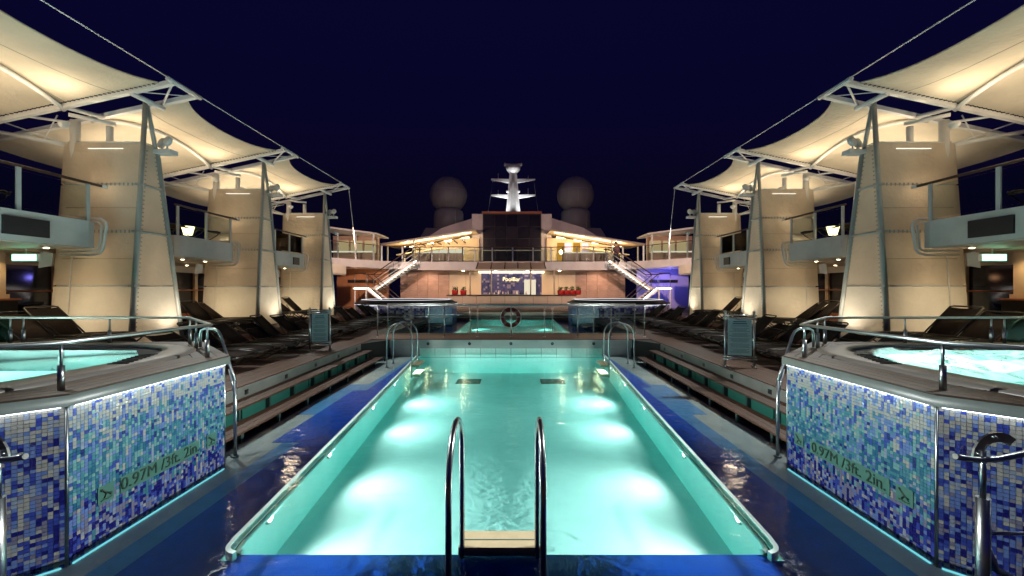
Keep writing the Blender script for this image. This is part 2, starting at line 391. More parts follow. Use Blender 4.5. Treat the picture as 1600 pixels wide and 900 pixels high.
y = YE + 0.003
while y < 15.35:
    for a, b in ((-EDGE, -1.6), (-1.6, 1.4), (1.4, EDGE)): plank(a + .002, b - .002, y, y + 0.118, -0.005, 0.012, 'teak_x', bd)
    y += 0.125
fd = struct('bar_deck', MB().box(-EDGE, EDGE, 28.6, 40, -1.6, -0.006), 'wall_wood')
struct('near_deck', MB().box(-14, 14, -6, 1.2, -1.6, 0), 'teak')
# ---- near pool ledge (floor of the recess, with the basin as a hole)
ring_in = [(-hw(3.38), 3.38), (hw(3.38), 3.38), (hw(YE), YE), (-hw(YE), YE)]
ring_out = [(-EDGE, 1.2), (EDGE, 1.2), (EDGE, YE), (-EDGE, YE)]
mb = MB()
for a, b, c, d_ in (((-EDGE, 1.2), (EDGE, 1.2), (hw(3.38), 3.38), (-hw(3.38), 3.38)), ((EDGE, 1.2), (EDGE, YE), (hw(YE), YE), (hw(3.38), 3.38)), ((-EDGE, YE), (-EDGE, 1.2), (-hw(3.38), 3.38), (-hw(YE), YE))):
    mb.prism([a, b, c, d_], -0.60, -0.560)
struct('pool_ledge', mb, 'ledge')
mb = MB(); zf = -1.10
mb.prism([(-hw(3.38) - .1, 3.28), (hw(3.38) + .1, 3.28), (hw(YE) + .1, YE + .1), (-hw(YE) - .1, YE + .1)], zf - .1, zf)
def wallq(a, b):
    a = Vector((*a, 0)); b = Vector((*b, 0)); n_ = (b - a).cross(Vector((0, 0, 1))).normalized() * .08
    return [(a.x, a.y), (b.x, b.y), (b.x + n_.x, b.y + n_.y), (a.x + n_.x, a.y + n_.y)]
mb.prism(wallq(ring_in[0], ring_in[1]), zf - .05, -.605); mb.prism(wallq(ring_in[1], ring_in[2]), zf - .05, -.605); mb.prism(wallq(ring_in[3], ring_in[0]), zf - .05, -.605)
mb.prism(wallq(ring_in[2], ring_in[3]), zf - .05, -.605)
basin = struct('pool_basin', mb, 'basin')
for x in (-1.25, 1.25):   # two dark drain gratings on the floor at the far end
    g = MB()
    for k in range(7): g.box(x - .36, x + .36, 11.95 + k * .085, 11.95 + k * .085 + .05, zf, zf + .02)
    part('drain_grating', g, 'slot', basin, kind='stuff')
# painted bands on the ledge
L = MB(); D = MB()
for s in (-1, 1):
    if s < 0:
        lp = [(3.27, 1.3), (3.27, 5.98), (3.44, 5.98), (3.44, 7.3), (3.80, 7.3), (3.72, 9.6), (3.30, 9.6), (3.17, 13.3)]
        dp = [(3.03, 1.3), (3.03, 5.98), (3.43, 5.98), (3.43, 9.0), (3.14, 9.0), (3.10, 13.4)]
    else:
        lp = [(3.27, 1.3), (3.27, 7.3), (3.55, 7.3), (3.62, 9.5), (3.30, 9.6), (3.17, 13.3)]
        dp = [(3.03, 1.3), (3.00, 9.3), (3.22, 9.3), (3.13, 13.4)]
    inner = [(hw(13.3) + .02, 13.3), (hw(3.38) + .05, 3.38), (1.0, 3.36), (1.0, 1.3)]
    # bands are built strip by strip so the polygons stay simple
    def strips(outl, z0, z1, B):
        for (xa, ya), (xb, yb) in zip(outl[:-1], outl[1:]):
            if abs(ya - yb) < 1e-4: continue
            cuts = [ya] + ([3.38] if ya < 3.38 < yb else []) + [yb]
            for c0, c1 in zip(cuts[:-1], cuts[1:]):
                f0 = xa + (xb - xa) * (c0 - ya) / (yb - ya); f1 = xa + (xb - xa) * (c1 - ya) / (yb - ya)
                i0 = 0.0 if c1 <= 3.381 else hw(c0) + .01; i1 = 0.0 if c1 <= 3.381 else hw(c1) + .01
                B.prism([(s * i0, c0), (s * f0, c0), (s * f1, c1), (s * i1, c1)], z0, z1)
    strips(lp, -0.5595, -0.556, L); strips(dp, -0.5555, -0.552, D)
struct('pool_ledge_band', L, 'ledge_mid'); struct('pool_ledge_stripe', D, 'ledge_dark')
# pool rim: rounded lip and gutter slot
rim_pts = []
def corner(cx, cy, a0, a1, r, n=6): return [(cx + r * math.cos(R(a0 + (a1 - a0) * i / n)), cy + r * math.sin(R(a0 + (a1 - a0) * i / n))) for i in range(n + 1)]
r_ = 0.14; x0 = hw(3.38)
half = [(-hw(YE), YE - .02), (-hw(3.6), 3.6)] + corner(-x0 + r_, 3.38 + r_, 180, 262, r_)[1:]
paths = [half, [(-x, y) for x, y in half][::-1]]
rim_o = struct('pool_rim', MB().box(-x0 + .1, x0 - .1, 3.38, 3.46, -.60, -.553), 'ledge_dark')
def flat_lip(pth, a, b, z0, z1):
    B = MB(); o_ = shift_in(pth, a); i_ = shift_in(pth, b); n = len(pth)
    vs = [(x, y, z) for z in (z0, z1) for ring in (o_, i_) for x, y in ring]; fs = []
    for k in range(n - 1):
        fs += [(2 * n + k, 3 * n + k, 3 * n + k + 1, 2 * n + k + 1), (k, k + 1, 2 * n + k + 1, 2 * n + k), (n + k, 3 * n + k, 3 * n + k + 1, n + k + 1)]
    fs += [(0, 2 * n, 3 * n, n), (n - 1, 2 * n - 1, 4 * n - 1, 3 * n - 1)]
    B.add(vs, fs); return B
def shift_in(path, t):
    out = []
    for i, (x, y) in enumerate(path):
        a = Vector(path[max(i - 1, 0)]); b = Vector(path[min(i + 1, len(path) - 1)]); d_ = (b - a).normalized(); out.append((x - d_.y * t, y + d_.x * t))
    return out
for pth in paths:
    part('side_lip', flat_lip(pth, -.012, .026, -.56, -.484), 'rim', rim_o)
    part('gutter_slot', MB().tube([(x, y, -0.54) for x, y in shift_in(pth, .055)], 0.012, 6), 'slot', rim_o)
    part('inner_lip', MB().tube([(x, y, -0.533) for x, y in shift_in(pth, .085)], 0.022, 6), 'rim', rim_o)
# end wall of the near pool
ew = struct('pool_end_wall', MB().box(-EDGE, EDGE, YE - .02, YE, -.60, -.01), 'grey_paint')
part('basin_end', MB().box(-EDGE, EDGE, YE - .03, YE, -1.3, -.602), 'basin', ew)
for a, b in ((-4.0, -2.75), (-2.75, -.95), (-.95, .9), (.9, 2.75), (2.75, 4.0)):
    plank(a + .008, b - .008, YE - .045, YE - .02, -.265, -.012, 'grey_paint', ew, 'wall_panel')
for k in range(12):
    plank(-3.0 + k * .5 + .01, -2.5 + k * .5 - .01, YE - .04, YE - .02, -.56, -.285, 'rim', ew, 'glazed_panel')
for x in (-2.72, -1.36, 0.0, 1.36, 2.72):
    n_ = part('nozzle', MB().lathe([(.05, -.012), (.05, 0), (.038, .01), (.02, -.005)], (0, 0, 0), 12), 'black', ew, (x, YE - .05, -.13)); n_.rotation_euler = (R(90), 0, 0)
# underwater lights in the near basin
def pool_lamp(s, y, idx, w=2.335, far=False, base_z=-0.62, power=230):
    x = s * (w - 0.006)
    t = thing('underwater_light', '%s underwater lamp from the camera in the %s wall of the %s pool' % (ORD[idx], SIDE[s], 'far' if far else 'near'), 'pool lamp', (x, y, base_z), 'underwater lamps along the pool walls')
    b_ = MB().lathe([(.07, 0), (.07, .012), (.055, .02)], (0, 0, 0), 14); o = part('bezel', b_, 'steel', t, (0, 0, 0)); o.rotation_euler = (0, R(-90 * s), 0)
    o2 = part('lens', MB().lathe([(.05, .021), (.035, .026)], (0, 0, 0), 14), 'lens', t, (0, 0, 0)); o2.rotation_euler = (0, R(-90 * s), 0)
    lamp('SPOT', (x - s * .05, y, base_z + .03), power * .04, (1, .95, 0.84), t, 0.06, (x - s * 1.6, y, base_z - .26), 105, 1.0)
    lamp('SPOT', (x - s * .05, y, base_z + .03), power * .88, (1, .99, 0.93), t, 0.06, (x - s * 1.6, y, base_z + .30), 172, 1.0)
for s in (-1, 1):
    for i, (y, pw) in enumerate(((4.15, 75), (5.75, 80), (8.0, 100), (9.9, 120), (12.0, 150))): pool_lamp(s, y, i, hw(y), power=pw)
# pool water: one closed body over the basin and the ledges
def body(name, x, y0, y1, z0, m):
    o = struct(name, MB().box(-x, x, y0, y1, z0, WZ), m); return o
body('near_pool_water', EDGE + .01, 1.21, YE - .012, -1.35, 'pool_water')
# ---- steps beside the near pool
for s in (-1, 1):
    y0, y1 = 5.2, 12.5
    lab = 'upper' 
    t = thing('pool_step', 'upper wooden step along the %s side of the near pool' % SIDE[s], 'step', (s * 4.45, y0, -.3), 'wooden steps beside the near pool')
    for k in range(3): plank(s * (EDGE - .012 - k * .125), s * (EDGE - .13 - k * .125), y0, y1, -.225, -.195, 'teak', t)
    part('riser', MB().box(s * (EDGE - .004), s * (EDGE - .03), y0, y1, -.24, -.008), 'riser', t)
    for k in range(9):
        yy = y0 + .5 + k * .82
        part('bracket', MB().box(s * (EDGE - .02), s * (EDGE - .32), yy, yy + .05, -.56, -.226), 'slot', t)
    for k in range(6):
        n_ = part('step_light', MB().box(-.006, .006, -.045, .045, -.04, .04), 'black', t, (s * (EDGE - .034) - s * 4.45, 0.7 + k * 1.25, -.11 + .3))
    t = thing('pool_step', 'lower wooden step just above the water on the %s side of the near pool' % SIDE[s], 'step', (s * 4.05, y0, -.45), 'wooden steps beside the near pool')
    for k in range(3): plank(s * (4.22 - k * .125), s * (4.105 - k * .125), y0 - .1, y1 - .1, -.425, -.395, 'teak', t)
    for k in range(8):
        yy = y0 + .75 + k * .95
        part('bracket', MB().box(s * 4.22, s * 3.86, yy, yy + .06, -.46, -.426).box(s * 3.9, s * 3.86, yy, yy + .06, -.56, -.46), 'slot', t)
    for k in range(10):   # back panels under the upper step, water's teal glow put into their colour
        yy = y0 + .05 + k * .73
        plank(s * (EDGE - .24), s * (EDGE - .25), yy, yy + .70, -.56, -.24, 'teal_glow_panel', t, 'back_panel')
# ---- far pool
FW = 2.78
mb = MB(); mb.box(-FW - .1, FW + .1, 15.5, 28.5, -1.05, -.95)
for s in (-1, 1): mb.box(s * FW, s * (FW + .1), 15.6, 28.4, -1.0, -.56)
mb.box(-FW, FW, 28.4, 28.5, -1, -.56)
struct('far_pool_basin', mb, 'basin')
mb = MB()
for s in (-1, 1): mb.box(s * (FW + .1), s * EDGE, 15.40, 28.6, -.62, -.555)
struct('far_pool_ledge', mb, 'ledge_dark')
struct('far_pool_rim', MB().tube([(-FW - .02, 15.6, -.51), (-FW - .02, 28.4, -.51), (FW + .02, 28.4, -.51), (FW + .02, 15.6, -.51)], .05, 6), 'rim')
body('far_pool_water', EDGE - .01, 15.42, 28.59, -1.2, 'pool_water')
for s in (-1, 1):
    for i, y in enumerate((18.0, 22.0, 26.0)): pool_lamp(s, y, i, FW, True, power=200)
fs = thing('far_pool_steps', 'brown stepped end of the far pool below the bar', 'steps', (0, 28.6, -.5))
for k in range(4): plank(-4.4, 4.4, 28.25 + k * .35, 28.6 + k * .35, -.5, -.36 + k * .13, 'teak_x', fs, 'step')

# ================================================================== SPAS
def inset(poly, t):
    n = len(poly); out = []
    a2 = sum(poly[i][0] * poly[(i + 1) % n][1] - poly[(i + 1) % n][0] * poly[i][1] for i in range(n)); sg = 1 if a2 > 0 else -1
    for i in range(n):
        p0, p1, p2 = Vector(poly[i - 1]), Vector(poly[i]), Vector(poly[(i + 1) % n])
        d1 = (p1 - p0).normalized(); d2 = (p2 - p1).normalized()
        n1 = Vector((-d1.y, d1.x)) * sg; n2 = Vector((-d2.y, d2.x)) * sg
        k = (n1 + n2); k = k / (1 + n1.dot(n2)); out.append(tuple(p1 + k * t))
    return out
OCT = [(3.525, 3.32), (3.525, 5.13), (4.82, 6.42), (7.9, 6.42), (9.2, 5.13), (9.2, 3.32), (7.9, 2.03), (4.82, 2.03)]
def sup(cx, cy, a, b, e, n=48):
    o = []
    for i in range(n):
        t = 2 * math.pi * i / n; c, q = math.cos(t), math.sin(t)
        o.append((cx + a * math.copysign(abs(c) ** (2 / e), c), cy + b * math.copysign(abs(q) ** (2 / e), q)))
    return o
def loft(B, rings, s=1, dy=0):
    n = len(rings[0][0]); vs = []
    for pts, z in rings: vs += [(s * x, y + dy, z) for x, y in pts]
    fs = []
    for i in range(len(rings) - 1):
        for j in range(n):
            q = (i * n + j, i * n + (j + 1) % n, (i + 1) * n + (j + 1) % n, (i + 1) * n + j)
            fs.append(q if s > 0 else q[::-1])
    B.add(vs, fs, True); return B
ZT = 0.75
TP = 0.0302
def tile_colour(panel, r, rows, rng):
    h = r / rows; q = rng.random()
    if panel == 'side':  # teal of the pool light put into the middle rows' tile colours
        if h > .86: w = (.55, .16, .12, .14, 0, 0, .01, .02, 0)
        elif h > .66: w = (.15, .08, .20, .14, .03, 0, .20, .14, .06)
        elif h > .38: w = (.05, .04, .10, .06, .03, .02, .32, .18, .20)
        elif h > .22: w = (.05, .06, .14, .12, .19, .16, .12, .06, .10)
        else: w = (.05, .10, .12, .20, .27, .24, .01, 0, .01)
    else:
        if h > .86: w = (.55, .20, .12, .13, 0, 0, 0, 0, 0)
        elif h > .5: w = (.19, .16, .24, .22, .11, .08, 0, 0, 0)
        else: w = (.12, .08, .18, .24, .20, .18, 0, 0, 0)
    t = 0
    for i, a in enumerate(w):
        t += a
        if q <= t: return i
    return 4
TILE_MESH = {}
def spa(s, dy, near=True):
    side = SIDE[s]; P = lambda u, y, z: (s * u, y + dy, z)
    poly = [(s * u, y + dy) for u, y in OCT]
    base = (s * 6.36, 4.23 + dy, -.56)
    if near: lab = 'raised whirlpool with blue mosaic sides and a %s in the %s foreground' % ('still glowing pool' if s < 0 else 'foaming white pool', side)
    else: lab = 'distant raised whirlpool with lit rim on the %s of the far pool' % side
    t = thing('whirlpool', lab, 'whirlpool', base, 'raised whirlpools around the pools')
    core = MB(); rings = [(inset(OCT, .008), -.8), (inset(OCT, .008), ZT)]; loft(core, rings, s, dy)
    part('core_wall', core, 'grout' if near else ['mosaic_far'], t)
    # coping slab, ring-shaped
    cp = MB(); o1 = inset(OCT, -.055); i1 = inset(OCT, .10)
    loft(cp, [(o1, ZT - .002), (o1, ZT + .085), (i1, ZT + .085), (i1, ZT - .002), (o1, ZT - .002)], s, dy)
    part('coping', cp, 'coping' if near else 'caulk', t)
    led = MB()
    for a, b in zip(OCT, OCT[1:] + OCT[:1]):
        a_, b_ = Vector(a), Vector(b); dd = (b_ - a_).normalized(); nn = Vector((-dd.y, dd.x))
        p, q = a_ + dd * .03 + nn * .028, b_ - dd * .03 + nn * .028
        led.slab([(s * p.x - s * nn.x * .008, p.y + dy - nn.y * .008, ZT - .006), (s * q.x - s * nn.x * .008, q.y + dy - nn.y * .008, ZT - .006), (s * q.x + s * nn.x * .008, q.y + dy + nn.y * .008, ZT - .006), (s * p.x + s * nn.x * .008, p.y + dy + nn.y * .008, ZT - .006)], .006)
    if not near:
        l2 = MB(); loft(l2, [(inset(OCT, .29), ZT + .25), (inset(OCT, .29), ZT + .275)], s, dy); part('rim_light', l2, 'led_far', t)
        part('dark_rim', loft(MB(), [(inset(OCT, .02), ZT + .08), (inset(OCT, .3), ZT + .24), (inset(OCT, .5), ZT + .24)], s, dy), 'caulk', t)
        part('mosaic_glow_band', loft(MB(), [(inset(OCT, -.06), ZT - .012), (inset(OCT, -.06), ZT + .012)], s, dy), 'led_far', t)  # glowing band added in place of the LED wash on the mosaic top
        part('corner_panel', MB().slab([P(3.53, 3.3, -.5), P(4.83, 2.0, -.5), P(4.83, 2.0, ZT - .05), P(3.53, 3.3, ZT - .05)], .03), 'mosaic_blue', t)
        part('end_panel', MB().slab([P(3.52, 3.32, -.5), P(3.52, 5.1, -.5), P(3.52, 5.1, ZT - .05), P(3.52, 3.32, ZT - .05)], .02), 'mosaic_blue', t)
    part('led_strip', led, 'led', t)
    # shell, tub and water
    OP = sup(6.40, 4.28, 2.14, 1.70, 3.2); SH = sup(6.40, 4.24, 2.42, 1.84, 3.6)
    SH2 = sup(6.40, 4.24, 2.36, 1.80, 3.4); OPi = sup(6.40, 4.28, 2.08, 1.65, 3.2); OPb = sup(6.40, 4.28, 1.6, 1.2, 2.6); CT = sup(6.4, 4.28, .02, .02, 2)
    part('shell', loft(MB(), [(SH, .84), (SH, .868), (SH2, .885), (OP, .892), (OPi, .878), (OPi, .80)], s, dy), 'acrylic', t)
    part('tub', loft(MB(), [(OPi, .86), (OPi, .50), (sup(6.4, 4.28, 1.5, 1.1, 2.6), .47), (sup(6.4, 4.28, 1.4, 1.0, 2.6), .15), (CT, .14)], s, dy), 'tub', t)
    wt = MB()
    if near and s > 0:
        rng = random.Random(5); nr = 26; n = 72; rings = []; ph = [rng.random() * 6 for _ in range(8)]
        for k in range(nr + 1):
            f = k / nr; ring = sup(6.40, 4.28, 2.085 * (1 - f) + .02 * f, 1.655 * (1 - f) + .02 * f, 3.2, n)
            rings.append(ring)
        vs = []; fs = []
        for k, ring in enumerate(rings):
            for x, y in ring:
                amp = min(1, k / 3) * .035
                z = .835 + amp * (math.sin(5 * x + ph[0]) * math.sin(6.5 * y + ph[1]) + .6 * math.sin(13 * x + 4 * y + ph[2]) + .5 * math.sin(17 * y - 7 * x + ph[3]) + .35 * rng.uniform(-1, 1))
                vs.append((s * x, y + dy, z))
        for k in range(nr):
            for j in range(n): fs.append((k * n + j, k * n + (j + 1) % n, (k + 1) * n + (j + 1) % n, (k + 1) * n + j))
        wt.add(vs, fs, True)
        loft(wt, [(rings[0], .80), (sup(6.4, 4.28, 2.085, 1.655, 3.2, n), .10), (sup(6.4, 4.28, .02, .02, 3.2, n), .10)], s, dy)
        part('water', wt, 'spa_foam', t)
    else:
        loft(wt, [(CT, .10), (OPi, .10), (OPi, .835), (CT, .835)], s, dy); part('water', wt, 'spa_water', t)
    if near:
        for (u, y) in ((5.2, 4.9), (5.1, 3.5), (7.4, 4.9), (7.4, 3.5)):
            lamp('POINT', P(u, y, .36), 62 if s < 0 else 30, (0.93, 1.0, 0.97), t, 0.08)
    else: lamp('POINT', P(6.4, 4.2, .4), 6, (0.9, 1, 1), t, 0.1)
    # wooden boards round the shell, mitred at the corners
    rows = 4 if near else 1
    for k in range(rows):
        wd = .46 / rows
        a_, b_ = inset(OCT, -.045 + .0 + k * wd + .004), inset(OCT, -.045 + (k + 1) * wd - .004)
        for i in range(8):
            j = (i + 1) % 8
            quad = [a_[i], a_[j], b_[j], b_[i]]
            part('plank', MB().prism([(s * x, y + dy) for x, y in quad], ZT + .086, ZT + .102), 'teak_grey', t)
    if near:
        fl = MB(); loft(fl, [(inset(OCT, .05), ZT + .087), (inset(OCT, .75), ZT + .087)], s, dy); part('board_bed', fl, 'caulk', t)
        # grille in the shell corner
        for k in range(8):
            a = P(4.05 + k * .03, 4.40 + k * .085, .893); b = P(4.21 + k * .03, 4.34 + k * .085, .893)
            part('grille_slat', MB().slab([a, b, (b[0], b[1] + .022, .893), (a[0], a[1] + .022, .893)], .012), 'caulk', t)
        # ---- mosaic tiles
        rng = random.Random(11 + s); rows = int((ZT + .49 + .07) / TP)
        tiles = []
        for pan, p0, p1, vis in (('side', OCT[0], OCT[1], 1), ('front', OCT[0], OCT[7], .62), ('back', OCT[1], OCT[2], .0)):
            p0v, p1v = Vector(p0), Vector(p1); Ln = (p1v - p0v).length; dd = (p1v - p0v).normalized()
            nn = Vector((-dd.y, dd.x)) if pan != 'front' else Vector((dd.y, -dd.x))
            nc = int((Ln - .02) / TP); pw = (Ln - .02) / nc
            for c in range(nc):
                run = None
                for r in range(rows):
                    zc = ZT - .012 - (r + .5) * TP
                    pc = p0v + dd * (.01 + (c + .5) * pw)
                    if pan == 'side' and -.245 < zc < -.035 and 3.60 < pc.y < 5.0 and False: continue
                    ci = tile_colour('side' if pan != 'front' else 'front', rows - r, rows, rng)
                    if run is not None and rng.random() < .22: ci = run
                    run = ci
                    d2 = (Vector((s * pc.x, pc.y + dy, zc)) - Vector(cam.location)).length
                    px = 803 + (s * pc.x - .1) / (pc.y + dy) * F; py = 450 - (zc - 1.7) / (pc.y + dy) * F
                    seen = 2 < px < 1598 and py < 890 and zc > WZ and pan != 'back'
                    tiles.append((not seen, d2, pan, pc, dd, nn, zc, ci, pw))
        tiles.sort(key=lambda a: (a[0], a[1]))
        rest = MB()
        for k, (hid, d2, pan, pc, dd, nn, zc, ci, pw) in enumerate(tiles):
            hx, hz = pw / 2 - .0014, TP / 2 - .0014; th = .006 + rng.random() * .0016
            ang = math.atan2(dd.y, s * dd.x)
            if k < 300:
                key = (s, pan, ci)
                if key not in TILE_MESH:
                    b_ = MB(); ax = Vector((s * dd.x, dd.y, 0)); az = Vector((0, 0, 1)); an = Vector((s * nn.x, nn.y, 0))
                    def bxp(h1, h2, t0, t1): return [ax * h1 * a + az * h2 * c + an * tt for tt in (t0, t1) for a, c in ((-1, -1), (1, -1), (1, 1), (-1, 1))]
                    b_.add(bxp(hx, hz, -.012, .0065), [(0, 1, 2, 3), (7, 6, 5, 4), (0, 4, 5, 1), (1, 5, 6, 2), (2, 6, 7, 3), (3, 7, 4, 0)])
                    TILE_MESH[key] = b_.mesh('tile', 'tile%d' % ci)
                    fix_normals(TILE_MESH[key])
                link('tile', TILE_MESH[key], t, (s * pc.x - base[0], pc.y + dy - base[1], zc - base[2]))
            else:
                ax = Vector((s * dd.x, dd.y, 0)); az = Vector((0, 0, 1)); an = Vector((s * nn.x, nn.y, 0)); c0 = Vector((s * pc.x, pc.y + dy, zc))
                rest.cur = ci
                tl = [rng.uniform(-.0008, .0008) for _ in range(4)]
                top = [c0 + ax * hx * a + az * hz * c + an * (.0065 + tl[i]) for i, (a, c) in enumerate(((-1, -1), (1, -1), (1, 1), (-1, 1)))]
                bot = [c0 + ax * hx * a + az * hz * c - an * .012 for a, c in ((-1, -1), (1, -1), (1, 1), (-1, 1))]
                rest.add(bot + top, [(4, 5, 6, 7), (0, 1, 5, 4), (1, 2, 6, 5), (2, 3, 7, 6), (3, 0, 4, 7)])
        rest.cur = 0
        o = part('mosaic', rest, ['tile%d' % i for i in range(9)], t, kind='stuff'); fix_normals(o.data)
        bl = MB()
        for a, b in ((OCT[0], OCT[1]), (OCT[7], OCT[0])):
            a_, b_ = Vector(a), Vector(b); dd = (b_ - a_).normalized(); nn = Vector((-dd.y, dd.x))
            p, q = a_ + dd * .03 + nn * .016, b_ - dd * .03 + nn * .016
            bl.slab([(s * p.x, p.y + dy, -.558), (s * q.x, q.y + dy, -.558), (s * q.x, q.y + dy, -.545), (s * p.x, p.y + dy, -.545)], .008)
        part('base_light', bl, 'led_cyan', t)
        # steel corner strips
        for u, y in (OCT[0], OCT[1], OCT[7]):
            part('corner_strip', MB().tube([P(u, y, -.56), P(u, y, ZT - .002)], .011, 6), 'steel', t)
        # depth marking on the side panel
        sx = s * (3.525 - .0145); zc = -.115
        def plate(y0, y1, nm='depth_plate'):
            return part(nm, MB().box(sx, sx + s * .005, y0, y1, zc - .075, zc + .075), 'sign_plate', t)
        if s < 0: segs = [(3.555, 3.70), (3.76, 4.70), (4.82, 4.97)]
        else: segs = [(3.50, 3.66), (3.72, 4.72), (4.83, 4.98)]
        for k, (a, b) in enumerate(segs):
            pl = plate(a, b, 'depth_plate' if k == 1 else 'pictogram_plate')
            if k == 1:
                me = text_mesh('0.97M /3ft. 2in.', .155, 'ink', .002)
            else:
                g = MB()   # no-diving mark: diver, water line and stroke
                g.tube([(-.03, .03, 0), (.0, .0, 0), (.045, -.012, 0)], .006, 5); g.tube([(.0, .0, 0), (-.02, -.035, 0)], .006, 5); g.tube([(-.05, -.05, 0), (-.02, -.044, 0), (.01, -.05, 0), (.05, -.045, 0)], .004, 5)
                g.tube([(-.045, .05, 0), (.045, -.03, 0)], .004, 5); g.lathe([(.004, -.003), (.013, 0), (.004, .003)], (-.042, .042, 0), 8)
                me = g.mesh('pictogram', 'ink')
            o = link('lettering' if k == 1 else 'pictogram', me, pl, (sx - s * .0045, (a + b) / 2, zc - (.0 if k == 1 else 0)))
            o.rotation_euler = (R(90), 0, R(90) if s < 0 else R(-90))
    return t
def fix_normals(me):
    bm = bmesh.new(); bm.from_mesh(me); bmesh.ops.recalc_face_normals(bm, faces=bm.faces); bm.to_mesh(me); bm.free()
for s in (-1, 1):
    spa(s, 0, True); spa(s, 20.7, False)

def spa_rail(s):
    P = lambda u, y, z: (s * u, y, z)
    t = thing('spa_railing', 'low steel guard railing around the %s foreground whirlpool' % SIDE[s], 'railing', (s * 4.2, 4.2, .85), 'guard railings of the whirlpools')
    z = 1.245
    pts = [(4.95, 2.15), (3.66, 3.38), (3.66, 5.08), (4.88, 6.28), (7.8, 6.28), (9.0, 5.1)]
    part('top_rail', MB().tube([P(u, y, z) for u, y in pts], .019, 8), 'steel', t)
    posts = [(3.66, 3.40), (3.66, 5.02), (4.86, 6.27), (4.40, 5.80), (6.10, 6.28), (7.42, 6.28), (7.62, 6.28), (8.4, 5.7)]
    for u, y in posts:
        p = part('post', MB().tube([P(u, y, ZT + .10), P(u, y, ZT + .31)], .024, 10), 'steel', t)
        sub('stanchion', MB().tube([P(u, y, ZT + .30), P(u, y, z)], .012, 8), 'steel', p)
    part('glass_panel', MB().slab([P(7.66, 6.30, ZT + .12), P(8.9, 5.25, ZT + .12), P(8.9, 5.25, z - .03), P(7.66, 6.30, z - .03)], .012), 'glass_green', t)
    # entry handrail down to the ledge
    t = thing('entry_handrail', 'bent steel handrail descending from the %s foreground whirlpool to the pool ledge' % SIDE[s], 'handrail', (s * 3.63, 5.5, -.56), 'entry handrails of the whirlpools')
    for k, (dx, dy) in enumerate(((0, 0),)):
        top = [P(3.63 + dx, 5.48 + dy, .44), P(3.70 + dx, 5.52 + dy, .58), P(3.92 + dx, 5.62 + dy, 1.04), P(3.97 + dx, 5.645 + dy, 1.10), P(4.05 + dx, 5.68 + dy, 1.13), P(4.25 + dx, 5.76 + dy, 1.13), P(4.32 + dx, 5.79 + dy, 1.10), P(4.34 + dx, 5.80 + dy, 1.03), P(4.34 + dx, 5.80 + dy, .86)]
        part('rail', MB().tube(top, .018, 10), 'steel', t)
        part('post', MB().tube([P(3.63 + dx, 5.48 + dy, -.56), P(3.63 + dx, 5.48 + dy, .46)], .021, 10), 'steel', t)
        part('lower_bar', MB().tube([P(3.64 + dx, 5.49 + dy, .25), P(3.76 + dx, 5.55 + dy, .60)], .011, 8), 'steel', t)
        part('flange', MB().lathe([(.05, 0), (.05, .012), (.03, .02)], P(3.63 + dx, 5.48 + dy, -.556), 14), 'steel', t)
    # hand rail assembly at the bottom corner of the picture
    t = thing('pool_lift_rail', 'steel post with bowed grab bar and curved plate at the lower %s corner' % SIDE[s], 'grab rail', (s * 3.17, 2.62, -.56), 'steel grab rails at the near corners')
    x = 3.10 if s > 0 else 3.20
    part('post', MB().tube([P(x, 2.62, -.56), P(x, 2.62, .36)], .036, 12), 'steel', t)
    part('stanchion', MB().tube([P(x, 2.62, .35), P(x, 2.62, .66)], .016, 10), 'steel', t)
    part('grab_bar', MB().tube([P(x - .20, 2.60, .632), P(x - .14, 2.60, .618), P(x - .05, 2.60, .608), P(x + .08, 2.60, .615), P(x + .25, 2.60, .65), P(x + .6, 2.60, .70)], .019, 10), 'steel', t)
    arc = [P(x + .14 - .165 * math.cos(R(a)), 2.66, .60 + .165 * math.sin(R(a))) for a in range(-10, 150, 16)]
    plt = MB()
    for a, b in zip(arc[:-1], arc[1:]):
        ca = P(x + .14, 2.66, .60); f = .62
        ia = tuple(ca[i] + (a[i] - ca[i]) * f for i in range(3)); ib = tuple(ca[i] + (b[i] - ca[i]) * f for i in range(3))
        plt.slab([a, b, ib, ia], .014)
    pp = part('curved_plate', plt, 'steel', t)
    for a in (10, 75): sub('bolt', MB().lathe([(.016, 0), (.016, .01), (.008, .016)], (0, 0, 0), 10), 'steel', pp).location = P(x + .14 - .135 * math.cos(R(a)), 2.648, .60 + .135 * math.sin(R(a)))
    part('side_bar', MB().tube([P(x, 2.62, .13), P(x + .5, 2.62, .13)], .011, 8), 'steel', t)
    part('side_arm', MB().tube([P(x + .02, 2.62, .05), P(x + .08, 2.62, -.10), P(x + .24, 2.62, -.18), P(x + .5, 2.62, -.2)], .022, 8), 'steel', t)
for s in (-1, 1): spa_rail(s)

